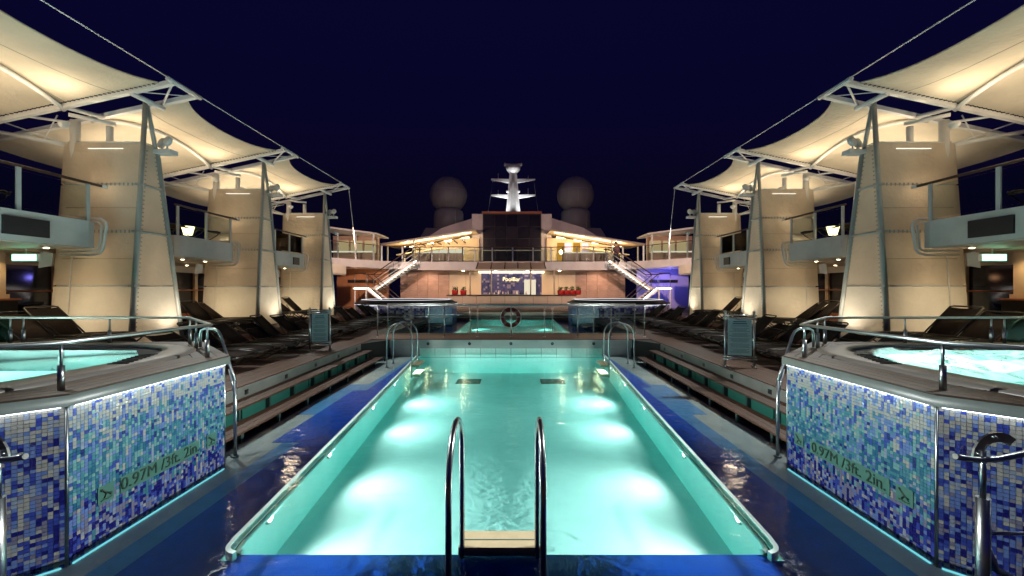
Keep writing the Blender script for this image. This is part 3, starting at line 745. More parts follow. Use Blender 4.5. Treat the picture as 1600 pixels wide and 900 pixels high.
# ================================================================== LADDERS
def ladder(label, loc, rz, r=.024, m='steel'):
    t = thing('pool_ladder', label, 'ladder', loc, 'steel pool ladders', local=True); t.rotation_euler = (0, 0, rz)
    for sx in (-.315, .315):
        zt = .71; rr = .33; pts = [(sx, 0, 0), (sx, 0, zt - rr + .56 - .12)]
        for i in range(13):
            a = math.pi - math.pi * i / 12; pts.append((sx, .355 + .355 * math.cos(a), zt - .38 + .56 + .36 * math.sin(a)))
        pts += [(sx, .71, .5), (sx, .71, -.28)]
        o = part('rail', MB().tube(pts, r, 12), m, t, (0, 0, 0))
        part('flange', MB().lathe([(.05, 0), (.05, .012), (.03, .02)], (sx, 0, 0), 12), m, t, (0, 0, 0))
    for z, y in ((.088, .70), (-.18, .70)):
        tr = part('tread', MB().prism([(-.345, y), (-.335, y + .235), (.335, y + .235), (.345, y)], z - .07, z), 'tread', t, (0, 0, 0))
        sub('tread_groove', MB().box(-.32, .32, y + .10, y + .112, z, z + .003), 'sign_ink', tr)
    return t
ladder('large steel pool ladder with arched rails in the centre foreground', (-.02, 2.72, -.555), 0, .022, 'dark_steel')
ladder('small steel pool ladder at the far left corner of the near pool', (-3.50, 11.9, -.555), R(-90), .020)
ladder('small steel pool ladder at the far right corner of the near pool', (3.50, 11.9, -.555), R(90), .020)

# ================================================================== BRIDGE RAILINGS, LIFEBUOY
def bridge_rail(y, x1, label, mid=True, m='steel', n=9):
    t = thing('bridge_railing', label, 'railing', (0, y, .012), 'railings across the bridge deck')
    part('top_rail', MB().tube([(-x1, y, 1.09), (x1, y, 1.09)], .024, 10), m, t)
    part('under_rail', MB().tube([(-x1, y, 1.03), (x1, y, 1.03)], .010, 8), m, t)
    part('mid_rail', MB().tube([(-x1, y, .70), (x1, y, .70)], .010, 8), m, t)
    for i in range(n):
        x = -x1 + .02 + (2 * x1 - .04) * i / (n - 1)
        p = part('post', MB().tube([(x, y, .012), (x, y, 1.08)], .019, 8), m, t)
        sub('flange', MB().lathe([(.05, 0), (.05, .012), (.03, .02)], (x, y, .012), 10), m, p)
    for i in range(n - 1):
        a = -x1 + .02 + (2 * x1 - .04) * i / (n - 1); b = -x1 + .02 + (2 * x1 - .04) * (i + 1) / (n - 1)
        part('glass_panel', MB().slab([(a + .05, y, .1), (b - .05, y, .1), (b - .05, y, .99), (a + .05, y, .99)], .010), 'glass', t)
bridge_rail(14.12, 4.62, 'near steel and glass railing across the bridge between the two pools')
bridge_rail(15.25, 4.62, 'rear steel and glass railing across the bridge behind the lifebuoy', n=7)
t = thing('lifebuoy', 'round red lifebuoy hung on the bridge railing', 'lifebuoy', (0, 15.16, .60))
part('ring', MB().tube([(.30 * math.cos(R(a)) - .02, 15.15, .62 + .30 * math.sin(R(a))) for a in range(0, 360, 12)], .075, 12, True), 'orange', t)
for a in (45, 135, 225, 315):
    part('band', MB().tube([(.30 * math.cos(R(a + k)) - .02, 15.15, .62 + .30 * math.sin(R(a + k))) for k in (-9, 0, 9)], .079, 12), 'buoy_band', t)
part('rope', MB().tube([(.385 * math.cos(R(a)) - .02, 15.13, .62 + .385 * math.sin(R(a)) - .02 * math.sin(R(a * 4)) ** 2) for a in range(0, 360, 10)], .010, 6, True), 'white_band', t)

# ================================================================== SIGN BOARDS
def sign_board(label, x, y, w, h, rz):
    t = thing('sign_board', label, 'sign', (x, y, .012), 'pool rule sign boards', local=True); t.rotation_euler = (0, 0, rz)
    for sx in (-1, 1):
        part('post', MB().tube([(sx * w / 2, 0, 0), (sx * w / 2, 0, h)], .024, 10), 'steel', t, (0, 0, 0))
        part('foot', MB().tube([(sx * w / 2, -.16, .02), (sx * w / 2, .16, .02)], .018, 8), 'steel', t, (0, 0, 0))
        part('cap', MB().lathe([(.03, 0), (.03, .03), (.01, .045)], (sx * w / 2, 0, h), 10), 'steel', t, (0, 0, 0))
    for z in (h * .14, h * .19, h * .90, h * .95):
        part('cross_bar', MB().tube([(-w / 2 - .05, -.02, z), (w / 2 + .05, -.02, z)], .016, 8), 'steel', t, (0, 0, 0))
    p = part('sign_face', MB().box(-w / 2 + .05, w / 2 - .05, -.012, .012, h * .215, h * .875), 'sign_face', t, (0, 0, 0))
    rng = random.Random(3); ln = MB(); z = h * .845; k = 0
    while z > h * .25:
        big = k in (0, 1); hh = .022 if big else .007; ww = (w - .14) * (rng.uniform(.55, .75) if big else rng.uniform(.6, 1)) / 2
        ln.box(-ww, ww, -.0145, -.0125, z - hh, z); z -= hh + (.018 if big else .016 + (.02 if k % 4 == 3 else 0)); k += 1
    o = sub('printed_lines', ln, 'sign_ink', p); o['kind'] = 'stuff'
sign_board('pool rules sign board on the left deck, framed in steel', -5.16, 11.1, .50, 1.12, R(14))
sign_board('pool rules sign board on the right deck, framed in steel', 4.92, 8.75, .56, 1.16, R(-14))

# ================================================================== RAISED SIDE PLATFORMS
PZL = 0.40
for s in (-1, 1):
    p = struct('platform', MB().box(s * 7.62, s * 12.3, 6.75, 21.5, -.1, PZL - .016), 'caulk')
    for k in range(3):
        z0 = .014 + k * .125
        for a, b in ((6.75, 11.7), (11.7, 16.6), (16.6, 21.5)): plank(s * 7.60, s * 7.62, a + .003, b - .003, z0, z0 + .118, 'red_wood', p)
    x = 7.60; i = 0
    while x < 12.2:
        for a, b in ((6.73, 11.2 + (i % 2) * 1.7), (11.2 + (i % 2) * 1.7, 16.1 - (i % 2) * .9), (16.1 - (i % 2) * .9, 21.5)):
            plank(s * x, s * (x + .143), a + .002, b - .002, PZL - .015, PZL, 'teak', p)
        x += .15; i += 1

# ================================================================== LOUNGERS
def lounger_parts(t, sling='sling', back=38):
    Wd = .32; a = R(back); bx, bz = 1.22, .34; L_ = .78
    ex, ez = bx + L_ * math.cos(a), bz + L_ * math.sin(a)
    def sheet(pts):
        B = MB(); vs = []; n = len(pts)
        for x, z in pts: vs += [(x, -Wd + .02, z), (x, -Wd * .35, z - .018), (x, Wd * .35, z - .018), (x, Wd - .02, z)]
        vs2 = [(x, y, z - .012) for x, y, z in vs]; fs = []
        for i in range(n - 1):
            for j in range(3): q = (i * 4 + j, i * 4 + j + 1, (i + 1) * 4 + j + 1, (i + 1) * 4 + j); fs.append(q[::-1]); fs.append(tuple(k + n * 4 for k in q))
        for i in range(n - 1):
            for j in (0, 3): fs.append((i * 4 + j, (i + 1) * 4 + j, (i + 1) * 4 + j + n * 4, i * 4 + j + n * 4))
        for i in (0, n - 1):
            for j in range(3): fs.append((i * 4 + j, i * 4 + j + 1, i * 4 + j + 1 + n * 4, i * 4 + j + n * 4))
        return B.add(vs + vs2, fs, True)
    part('seat_sling', sheet([(0.02, .30), (.06, .335), (.35, .352), (.7, .345), (1.0, .33), (bx, .335)]), sling, t, (0, 0, 0))
    part('back_sling', sheet([(bx + .02, .345), (bx + L_ * .5 * math.cos(a), bz + L_ * .5 * math.sin(a) + .01), (ex - .02, ez - .01)]), sling, t, (0, 0, 0))
    fr = MB(); pts = []
    for y in (-Wd, Wd):
        fr.tube([(0.0, y, .27), (.02, y, .31), (.08, y, .34), (.4, y, .36), (bx, y, .345)], .017, 6)
    fr.tube([(0, -Wd, .27), (0, Wd, .27)], .017, 6); fr.tube([(bx, -Wd, .33), (bx, Wd, .33)], .014, 6)
    part('seat_frame', fr, 'frame_dark', t, (0, 0, 0))
    fb = MB()
    fb.tube([(bx, -Wd, .345), (ex, -Wd, ez), (ex + .03, -Wd + .05, ez + .015), (ex + .03, Wd - .05, ez + .015), (ex, Wd, ez), (bx, Wd, .345)], .017, 6)
    part('back_frame', fb, 'frame_dark', t, (0, 0, 0))
    for y in (-Wd - .02, Wd + .02):
        lg = [(.0 + .62 * i / 10 * 2, y, .33 - .315 * math.sin(math.pi * i / 10) ** .8) for i in range(11)]
        part('leg', MB().tube(lg, .015, 6), 'frame_dark', t, (0, 0, 0))
        lg = [(.72 + 1.0 * i / 10, y, .36 - .345 * math.sin(math.pi * (i / 10) ** .8) ** .8) for i in range(11)]
        part('rear_leg', MB().tube(lg, .015, 6), 'frame_dark', t, (0, 0, 0))
    part('back_prop', MB().tube([(bx + .1, -Wd + .06, .2), (bx + .38, -Wd + .05, bz + .26), (bx + .38, Wd - .05, bz + .26), (bx + .1, Wd - .06, .2)], .010, 6), 'frame_dark', t, (0, 0, 0))
PROTO = {}
def lounger(label, x, y, z, rz, group, sling='sling', back=38):
    k = (sling, back)
    if k not in PROTO:
        t = thing('sun_lounger', label, 'lounger', (x, y, z), group, local=True); lounger_parts(t, sling, back); PROTO[k] = t
    else:
        t = copy_tree(PROTO[k]); t['label'] = label; t['group'] = group; t.location = (x, y, z)
    t.rotation_euler = (0, 0, rz); return t
rng = random.Random(21)
for s in (-1, 1):
    rz0 = R(180) if s < 0 else 0
    n = 0
    for i in range(16):
        y = 7.55 + i * .86 + rng.uniform(-.06, .06)
        if s > 0 and i == 1: y += .1
        lounger('dark sling lounger in the %s front row, %s from the camera' % (SIDE[s], ORD[i]), s * (5.5 + rng.uniform(-.12, .16)), y, .012, rz0 + s * R(rng.uniform(-9, 9)), 'dark loungers in front rows beside the pools', back=(38, 30, 46)[i % 3])
    k = 0
    for y in (6.95, 7.75, 8.5, 11.25, 12.05, 12.85, 15.75, 16.6, 17.4):
        lounger('dark sling lounger on the raised %s platform, %s from the camera' % (SIDE[s], ORD[k]), s * (7.75 + rng.uniform(-.05, .2)), y + rng.uniform(-.06, .06), PZL, rz0 + s * R(rng.uniform(-10, 4)), 'dark loungers on the raised side platforms', back=(46, 38)[k % 2]); k += 1
    for k, (yy) in enumerate((20.4, 21.4)):
        lounger('pale cushioned lounger by the far %s whirlpool, %s from the camera' % (SIDE[s], ORD[k]), s * (3.6 + k * .1), yy, -.555, rz0 + s * R(14), 'pale loungers in the far pool', 'cushion', 30)
    for k, (yy, zz) in enumerate(((6.2, 3.14), (7.2, 3.14), (11.7, 3.14), (12.6, 3.14), (16.5, 3.14))):
        lounger('dark lounger up on the %s balconies, %s from the camera' % (SIDE[s], ORD[k]), s * 9.15, yy, zz, rz0 + s * R(rng.uniform(-8, 8)), 'dark loungers up on the balconies', back=(30, 38)[k % 2])

# ================================================================== TOWERS
XI, XO = 8.55, 10.50
WARM = (1.0, 0.85, 0.64)
FLOOD = 340
TY = [9.62, 14.16, 18.72]
NEARW = ['nearest', 'middle', 'farthest']
def tower(s, i):
    yc = TY[i]
    # leg lines: (y at z=0) -> (y at z=5.1)
    def yn(z): return yc - .42 + .42 * z / 6.1
    def yf(z): return yc + 1.18 - .90 * z / 5.1
    t = thing('screen_tower', '%s %s canopy tower clad in glowing beige fabric screens' % (NEARW[i], SIDE[s]), 'tower', (s * 9.4, yc, 0), 'fabric clad canopy towers')
    P = lambda u, y, z: (s * u, y, z)
    levels = [PZL, 1.75, 3.0, 4.1, 5.1]
    for k, (a, b) in enumerate(zip(levels[:-1], levels[1:])):
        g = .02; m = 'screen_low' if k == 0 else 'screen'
        # bulging camera-side panel (the corner towards the sea is rounded)
        def wall(z):
            y = yn(z); return [P(XI + .04, y, z), P(XI + .8, y - .012, z), P(XO - .25, y - .02, z), P(XO - .08, y + .03, z), P(XO, y + .16, z), P(XO + .02, y + .42, z)]
        B = MB(); lo, hi = wall(a + g), wall(b - g); n_ = len(lo)
        off = [(p[0], p[1] + .012, p[2]) for p in lo + hi]
        vs = lo + hi + off; fs = []
        for j in range(n_ - 1):
            fs.append((j, j + 1, n_ + j + 1, n_ + j)); fs.append((2 * n_ + j, 3 * n_ + j, 3 * n_ + j + 1, 2 * n_ + j + 1))
        B.add(vs, fs, True); part('front_screen', B, m, t)
        part('pool_side_screen', MB().slab([P(XI, yn(a) + .04, a + g), P(XI, yf(a) - .05, a + g), P(XI, yf(b) - .05, b - g), P(XI, yn(b) + .04, b - g)], .012), m, t)
        part('rear_screen', MB().slab([P(XI + .04, yf(a), a + g), P(XO, yf(a), a + g), P(XO, yf(b), b - g), P(XI + .04, yf(b), b - g)], .012), m, t)
        part('outer_screen', MB().slab([P(XO + .02, yn(a) + .42, a + g), P(XO + .02, yf(a), a + g), P(XO + .02, yf(b), b - g), P(XO + .02, yn(b) + .42, b - g)], .012), m, t)
    # frame
    part('near_leg', MB().tube([P(XI, yn(PZL), 0.0), P(XI, yn(6.05), 6.05)], [.062, .05], 10), 'shaded_tower_paint', t)
    part('far_leg', MB().tube([P(XI, yf(PZL), 0.0), P(XI, yf(5.0), 5.0)], .06, 10), 'shaded_tower_paint', t)
    part('upper_strut', MB().tube([P(XI, yf(5.0) - .02, 5.0), P(XI, yn(6.0) + .05, 6.0)], .045, 8), 'shaded_tower_paint', t)
    for z in levels[1:]:
        part('rung', MB().tube([P(XI - .01, yn(z), z), P(XI - .01, yf(z), z)], .032 if z in (3.0, 4.1) else .014, 8), 'shaded_tower_paint', t)
        part('cross_tube', MB().tube([P(XI + .05, yn(z) + .01, z), P(XO - .2, yn(z) + .01, z)], .022, 8), 'truss_paint', t)
    for z0, z1 in ((3.0, 4.1), (4.1, 5.1)):
        part('diagonal_brace', MB().tube([P(XI + .1, yn(z0) + .18, z0 + .05), P(XO - .3, yn(z1) + .18, z1 - .05)], .018, 6), 'truss_paint', t)
    part('column', MB().tube([P(XO - .32, yc - .02, 0.0), P(XO - .32, yc - .02, 5.62)], .095, 12), 'white_paint', t)
    part('column_stub', MB().tube([P(XO - .95, yc + .16, 5.0), P(XO - .95, yc + .16, 5.55)], .07, 12), 'white_paint', t)
    # lacing along the seams
    lc = MB()
    for k in range(46):
        z = PZL + .1 + k * .098
        if z > 4.95: break
        for y in (yn(z) + .10, yf(z) - .10): lc.box(s * (XI - .012), s * (XI - .022), y - .018, y + .018, z, z + .030)
    part('edge_lacing', lc, 'seam', t, kind='stuff')
    lc = MB()
    for z in (3.0, 4.1):
        for k in range(10): x = XI + .15 + k * .1; lc.box(s * x, s * (x + .03), yn(z) - .024, yn(z) - .014, z - .035, z + .035)
    part('seam_lacing', lc, 'seam', t, kind='stuff')
    for z in (2.37, 3.55):
        part('seam_strip', MB().tube([P(XI + .06, yn(z) - .012, z), P(XO - .3, yn(z) - .032, z)], .006, 4), 'seam', t)
    # tube lamps below the top
    for z, a, b in ((4.93, 8.95, 9.75),):
        part('tube_lamp', MB().tube([P(a, yn(z) - .06, z), P(b, yn(z) - .06, z)], .011, 8), 'tube_lamp', t)
    # twin floodlights on a bracket at the head of the far leg
    f = part('floodlight_bracket', MB().box(s * (XI - .42), s * (XI + .05), yf(5.0) - .12, yf(5.0) + .12, 4.93, 5.03), 'truss_paint', t)
    for dx, dy in ((-.30, -.05), (-.05, .08)):
        o = part('floodlight', MB().lathe([(.03, -.09), (.11, -.05), (.125, 0), (.115, .03), (.02, .035)], (0, 0, 0), 16), 'truss_paint', t, (s * (XI + dx) - s * 9.4, yf(5.0) + dy - yc, 5.24)); o.rotation_euler = (R(75), 0, R(20 * s))
        if dx < -.2: lamp('SPOT', P(XI - .55, yf(5.0) - .2, 5.15), FLOOD * (1.4, 1.4, 1.3)[i], (.95, 1, .97), t, .12, P(2.6, yc - 1.9, -.5), 62, 1)
        part('floodlight_yoke', MB().tube([P(XI + dx, yf(5.0) + dy, 5.03), P(XI + dx, yf(5.0) + dy, 5.2)], .02, 6), 'truss_paint', t)
    if i == 2:
        part('added_fascia_flood', MB().lathe([(.05, -.08), (.12, 0), (.10, .05)], P(XI - .2, yf(4.2) + .25, 4.3), 14), 'truss_paint', t)  # added lamp that washes the far deck fascia in warm light
        lamp('SPOT', P(XI - .2, yf(4.2) + .45, 4.35), 1500, (1, .66, .52), t, .12, P(8.0, 32, 3.1), 85, .9)
    part('conduit', MB().tube([P(XO - .55, yn(PZL) - .05, PZL), P(XO - .55, yn(2.4) - .05, 2.4), P(XO - .5, yn(2.45) - .04, 2.45)], .012, 6), 'white_paint', t)
    for z in (1.75, 3.0, 4.1):
        part('seam_clamp', MB().box(s * (XI - .07), s * (XI + .07), yn(z) - .07, yn(z) + .07, z - .025, z + .025), 'shaded_tower_paint', t)
    # loudspeaker on the seaward corner
    part('loudspeaker', MB().slab([P(XO + .05, yn(2.3) + .1, 2.22), P(XO + .22, yn(2.3) - .02, 2.16), P(XO + .18, yn(2.3) - .02, 2.55), P(XO + .02, yn(2.3) + .1, 2.5)], .14), 'white_paint', t)
    # interior lamps
    for z, pw in ((0.95, 17), (2.4, 6.5), (4.0, 6)):
        lamp('POINT', P(9.4, yc + .22, z), pw, WARM, t, 0.12)
    # ground floodlight that washes the pool-side screen
    up = part('ground_light', MB().lathe([(.07, 0), (.09, .05), (.085, .10), (.05, .10)], P(XI - .55, yc + .75, PZL), 14), 'black', t)
    lamp('SPOT', P(XI - .55, yc + .75, PZL + .13), 26, (1, .86, .66), t, .05, P(XI + .3, yc + .3, 1.9), 95, .9)
    lamp('SPOT', P(9.6, yn(0) - .75, PZL + .1), 16, (1, .83, .58), t, .05, P(9.5, yn(2), 2.1), 105, .9)
    part('ground_light', MB().lathe([(.07, 0), (.09, .05), (.085, .10), (.05, .10)], P(9.6, yn(0) - .75, PZL), 14), 'black', t)
for s in (-1, 1):
    for i in range(3): tower(s, i)

# ================================================================== CANOPIES AND TRUSSES
IN, OUT = 7.63, 12.6
def zch(u): return 6.36 - .205 * (u - IN) - .012 * max(0, u - 10.3) ** 2
TYS = [5.05] + TY
def truss(s, i):
    yc = TYS[i]; P = lambda u, y, z: (s * u, y, z)
    w = ['foreground', 'nearest', 'middle', 'farthest'][i]
    t = thing('canopy_truss', 'white steel roof truss over the %s %s tower' % (w, SIDE[s]) if i else 'white steel truss at the near end of the closest %s canopy' % SIDE[s], 'truss', (s * 9.4, yc, 5.6), 'white steel canopy trusses')
    for dy in (-.33, .33):
        part('chord', MB().slab([P(IN, yc + dy - .05, zch(IN)), P(OUT, yc + dy - .05, zch(OUT)), P(OUT, yc + dy + .05, zch(OUT)), P(IN, yc + dy + .05, zch(IN))], .10), 'white_paint', t)
    if i == 0:  # unseen floodlights added to brighten the near ledge on the opposite side
        for dx in (-.25, .1):
            o = part('floodlight', MB().lathe([(.03, -.09), (.11, -.05), (.125, 0), (.115, .03), (.02, .035)], (0, 0, 0), 16), 'truss_paint', t, (s * (XI + dx) - s * 9.4, 0, 5.9 - 5.6)); o.rotation_euler = (R(75), 0, R(20 * s))
            if dx < 0: lamp('SPOT', P(XI - .55, yc - .2, 5.78), FLOOD * 6.0, (.95, 1, .97), t, .12, P(-2.7, 3.9, -.5), 46, .9)
    part('tip_plate', MB().tube([P(IN, yc - .48, zch(IN) + .02), P(IN, yc + .48, zch(IN) + .02)], .055, 8), 'truss_paint', t)
    part('head_beam', MB().tube([P(XI, yc - .36, zch(XI) - .07), P(XI - .12, yc + .36, zch(XI) - .11)], .06, 8), 'truss_paint', t)
    part('brace', MB().tube([P(IN, yc - .33, zch(IN)), P(XI - .1, yc + .33, zch(XI) - .05)], .022, 6), 'white_paint', t)
    part('tie_rod', MB().tube([P(IN + .1, yc + .30, zch(IN) - .02), P(XI, yc - .3, zch(XI))], .012, 6), 'white_paint', t)
    part('rib_link', MB().tube([P(10.1, yc - .33, zch(10.1) - .05), P(9.85, yc + .33, zch(9.85) - .06)], .05, 8), 'white_paint', t)
    part('rib_link', MB().tube([P(10.0, yc - .33, zch(10.1) - .22), P(9.55, yc + .30, zch(9.55) - .30)], .045, 8), 'white_paint', t)
    part('outrigger', MB().tube([P(XO - .1, yc - .02, 5.06), P(12.9, yc - .02, 5.52)], .05, 8), 'white_paint', t)
    part('outrigger', MB().tube([P(XO - .3, yc - .02, 5.56), P(12.9, yc - .3, 5.9)], .03, 8), 'white_paint', t)
    for a, b in (((XO - .1, 5.5), (11.6, 5.28)), ((10.9, 5.2), (10.6, 5.75)), ((XO, 5.12), (12.2, 5.7))):
        part('tie_rod', MB().tube([P(a[0], yc - .02, a[1]), P(b[0], yc - .02, b[1])], .014, 6), 'white_paint', t)
def canopy(s, i):
    ya, yb = TYS[i] + .40, TYS[i + 1] - .40
    P = lambda u, y, z: (s * u, y, z)
    w = ['nearest', 'middle', 'farthest'][i]
    t = thing('fabric_canopy', '%s %s tensile canopy of lit cream fabric' % (w, SIDE[s]), 'canopy', (s * 10, (ya + yb) / 2, 5.9), 'cream tensile canopies')
    nu, nv = 20, 22; vs = []
    def surf(a, b):   # a along y 0..1, b across 0 (inner) .. 1 (outer)
        arch = 4 * a * (1 - a); uin = IN + .28 + .55 * arch * (1 - .3 * arch)
        u = uin + (OUT + .3 - uin) * b; br = (10.15 - uin) / (OUT + .3 - uin)
        ridge = math.exp(-((b - br) / .30) ** 2)
        z = zch(u) + .02 + arch * (.46 * ridge - .12 * (1 - b) ** 2 - .10 * b) - .16 * math.sin(math.pi * min(1, b / br)) * arch * .8
        return P(u, ya + (yb - ya) * a, z)
    for j in range(nv + 1):
        for k in range(nu + 1): vs.append(surf(k / nu, j / nv))
    n = nu + 1; fs = []
    for j in range(nv):
        for k in range(nu):
            q = (j * n + k, j * n + k + 1, (j + 1) * n + k + 1, (j + 1) * n + k); fs.append(q)
    part('membrane', MB().add(vs, fs, True), 'canopy', t)
    part('hem', MB().tube([surf(k / 24, 0) for k in range(25)], .022, 6), 'canopy', t)
    for bb in (.2, .42, .78): part('membrane_seam', MB().tube([surf(k / 20, bb) for k in range(21)], .008, 4), 'seam', t)
    rib = []
    for k in range(17):
        a = k / 16; arch = 4 * a * (1 - a); y = ya - .1 + (yb - ya + .2) * a
        rib.append(P(10.12 - .0 * a, y, zch(10.12) - .10 + .42 * arch))
    part('rib', MB().tube(rib, .05, 8), 'white_paint', t)
    lc = MB()
    for y, a in ((ya - .02, 0), (yb + .02, 1)):
        for k in range(46):
            u = IN + .35 + k * .10
            lc.tube([P(u, y - (.05 if a == 0 else -.05), zch(u) + .012), P(u + .035, y + (.05 if a == 0 else -.05), zch(u) - .002)], .010, 4)
            lc.tube([P(u + .035, y + (.05 if a == 0 else -.05), zch(u) - .002), P(u + .1, y - (.05 if a == 0 else -.05), zch(u) + .01)], .006, 4)
    part('edge_lacing', lc, 'lacing', t, kind='stuff')
    # two floodlights clamped to the rib ends, washing the membrane from below
    for a, ya_ in ((.07, ya + .25), (.93, yb - .25)):
        fx = P(9.75, ya_, 5.30)
        part('floodlight', MB().lathe([(.05, -.10), (.10, -.04), (.10, .02), (.08, .03)], fx, 14), 'white_paint', t)
    lamp('SPOT', P(9.75, ya + .25, 5.36), 24, (1, .80, .56), t, .25, P(9.4, (ya + yb) / 2 - .3, 6.2), 165, 1)
    lamp('SPOT', P(9.75, yb - .25, 5.36), 34, (1, .80, .56), t, .25, P(9.2, (ya + yb) / 2 + .3, 6.2), 165, 1)
    lamp('SPOT', P(11.0, (ya + yb) / 2, 3.9), 118, (1, .80, .56), t, .25, P(10.2, (ya + yb) / 2, 6.2), 150, 1)  # extra lamp on a pole, added to even out the canopy light
    part('floodlight', MB().lathe([(.05, -.10), (.10, -.04), (.10, .02), (.08, .03)], P(11.0, (ya + yb) / 2, 3.84), 14), 'white_paint', t)
    part('added_lamp_pole', MB().tube([P(11.0, (ya + yb) / 2, 3.12), P(11.0, (ya + yb) / 2, 3.8)], .03, 8), 'white_paint', t)
for s in (-1, 1):
    for i in range(4): truss(s, i)
    for i in range(3): canopy(s, i)
    pts = [(s * IN, y + d_, zch(IN) + .05) for y in TYS for d_ in (-.45, .45)]
    t = thing('tip_cable', 'long thin cable linking the %s canopy tips against the sky' % SIDE[s], 'cable', (s * IN, 10, 6.4), 'cables along the canopy tips')
    for k in range(1, 7, 2): part('span', MB().tube([pts[k], pts[k + 1]], .014, 6), 'white_paint', t)
    part('stay', MB().tube([(s * IN, TY[2] + .45, zch(IN)), (s * 8.1, 21.3, 3.4)], .014, 6), 'white_paint', t)

# ================================================================== BALCONIES AND SIDE PROMENADE
BZ0, BZ1 = 2.56, 3.12
BAYS = [(2.5, 8.92, 7.2), (10.95, 13.30, 13.0), (15.45, 17.75, 17.0)]
for s in (-1, 1):
    P = lambda u, y, z: (s * u, y, z)
    struct('upper_deck_side', MB().box(s * 10.55, s * 14.2, 2.5, 26.0, BZ0 + .02, BZ1 - .004), 'soffit')
    for i, (ya, yb, yl) in enumerate(BAYS):
        w = NEARW[i]
        t = thing('balcony', '%s %s white balcony projecting between the towers' % (w, SIDE[s]), 'balcony', P(9.7, (ya + yb) / 2, BZ0), 'white balconies between the towers')
        part('slab', MB().prism([P(8.98, ya, 0)[:2], P(8.90, ya + .1, 0)[:2], P(8.90, yb - .25, 0)[:2], P(8.98, yb - .06, 0)[:2], P(9.15, yb, 0)[:2], P(10.54, yb, 0)[:2], P(10.54, ya, 0)[:2]], BZ0, BZ1), 'grey_paint', t)
        part('soffit_panel', MB().box(s * 9.05, s * 10.5, ya + .1, yb - .15, BZ0 - .016, BZ0 - .002), 'soffit', t)
        # bent pipe round the end of the slab
        e = yb + .09
        part('end_pipe', MB().tube([P(9.6, e, BZ1 + .10), P(8.98, e, BZ1 + .10), P(8.88, e, BZ1 + .03), P(8.86, e, BZ1 - .08), P(8.95, e, BZ0 - .02), P(9.02, e, BZ0 - .10), P(9.14, e, BZ0 - .13), P(9.9, e, BZ0 - .13)], .028, 8), 'white_paint', t)
        part('end_pipe', MB().tube([P(9.6, e, BZ1 + .02), P(9.05, e, BZ1 + .02), P(8.96, e, BZ1 - .05), P(9.03, e, BZ0 + .02), P(9.12, e, BZ0 - .04), P(9.9, e, BZ0 - .05)], .024, 8), 'white_paint', t)
        hr = part('handrail', MB().tube([P(8.97, ya, 3.94), P(8.97, yb + .12, 3.94)], .030, 8), 'handrail', t)
        sub('end_cap', MB().lathe([(.06, -.03), (.07, 0), (.06, .03)], P(8.97, yb + .14, 3.94), 12), 'white_paint', hr)
        n_ = max(2, int((yb - ya) / 1.15)); st = (yb - ya - .3) / n_
        for k in range(n_ + 1):
            y = ya + .1 + k * st
            part('post', MB().box(s * 8.955, s * 8.99, y - .035, y + .035, BZ1, 3.93), 'grey_paint', t)
            if k < n_: part('glass_panel', MB().box(s * 8.97, s * 8.98, y + .05, y + st - .05, BZ1 + .06, 3.86), 'glass', t)
        if i != 1:
            yy, hh = ((7.55, .33) if i == 0 else (16.9, .30))
            part('black_screen', MB().box(s * 8.86, s * 8.90, yy - (.36 if i == 0 else .22), yy + (.36 if i == 0 else .22), 2.66, 2.66 + hh), 'black', t)
        for k, y in enumerate(([7.4, 8.45] if i == 0 else [(ya + yb) / 2 - .2, yb - .5])):
            lp = part('downlight', MB().lathe([(.075, 0), (.075, -.012), (.05, -.016)], P(9.55, y, BZ0 - .016), 14), 'steel', t)
            sub('bulb', MB().lathe([(.045, 0), (.03, -.006)], P(9.55, y, BZ0 - .033), 12), 'lamp_warm', lp)
            lamp('SPOT', P(9.55, y, BZ0 - .06), 18, (1, .78, .45), t, .04, P(9.6, y, 0), 140, .8)
    # lit table lamps on the second balcony
    tl = thing('table_lamp', 'small glowing yellow lamp on the middle %s balcony' % SIDE[s], 'lamp', P(9.3, 11.55, BZ1), 'glowing lamps on the middle balconies')
    part('base', MB().lathe([(.09, 0), (.09, .02), (.02, .04), (.02, .10)], P(9.25, 11.75, BZ1), 12), 'black', tl)
    part('shade', MB().lathe([(.10, .10), (.16, .34), (.15, .34)], P(9.25, 11.75, BZ1), 14), 'lamp_yellow', tl)
    # side wall with dark windows
    t = thing('promenade_wall', 'wall of dark promenade windows behind the %s towers' % SIDE[s], 'wall', P(12.35, 12, 0), 'window walls of the promenade')
    part('sill_wall', MB().box(s * 12.3, s * 12.5, 3, 26, 0, .75), 'red_wood', t)
    part('lintel', MB().box(s * 12.3, s * 12.5, 3, 26, 2.28, BZ0 + .02), 'beige', t)
    for k, y in enumerate([3.0 + 1.62 * j for j in range(15)]):
        part('mullion', MB().box(s * 12.27, s * 12.5, y - .07, y + .07, .75, 2.28), 'beige', t)
        if k < 14: part('window_pane', MB().box(s * 12.36, s * 12.38, y + .07, y + 1.55, .75, 2.28), 'window', t)
    part('grab_rail', MB().tube([P(12.2, 3, 1.62), P(12.2, 26, 1.62)], .022, 8), 'red_wood', t)
    part('ceiling_trim', MB().box(s * 10.6, s * 12.25, 3, 26, BZ0 - .05, BZ0 + .016), 'beige', t)
    for k, y in enumerate((9.0, 12.0, 14.4, 16.8, 19.5, 22.5)):
        lp = part('downlight', MB().lathe([(.075, 0), (.075, -.012), (.05, -.016)], P(11.4, y, BZ0 - .05), 14), 'steel', t)
        sub('bulb', MB().lathe([(.045, 0), (.03, -.006)], P(11.4, y, BZ0 - .067), 12), 'lamp_warm', lp)
        lamp('SPOT', P(11.4, y, BZ0 - .10), 14, (1, .70, .36), t, .04, P(11.4, y, 0), 150, .8)
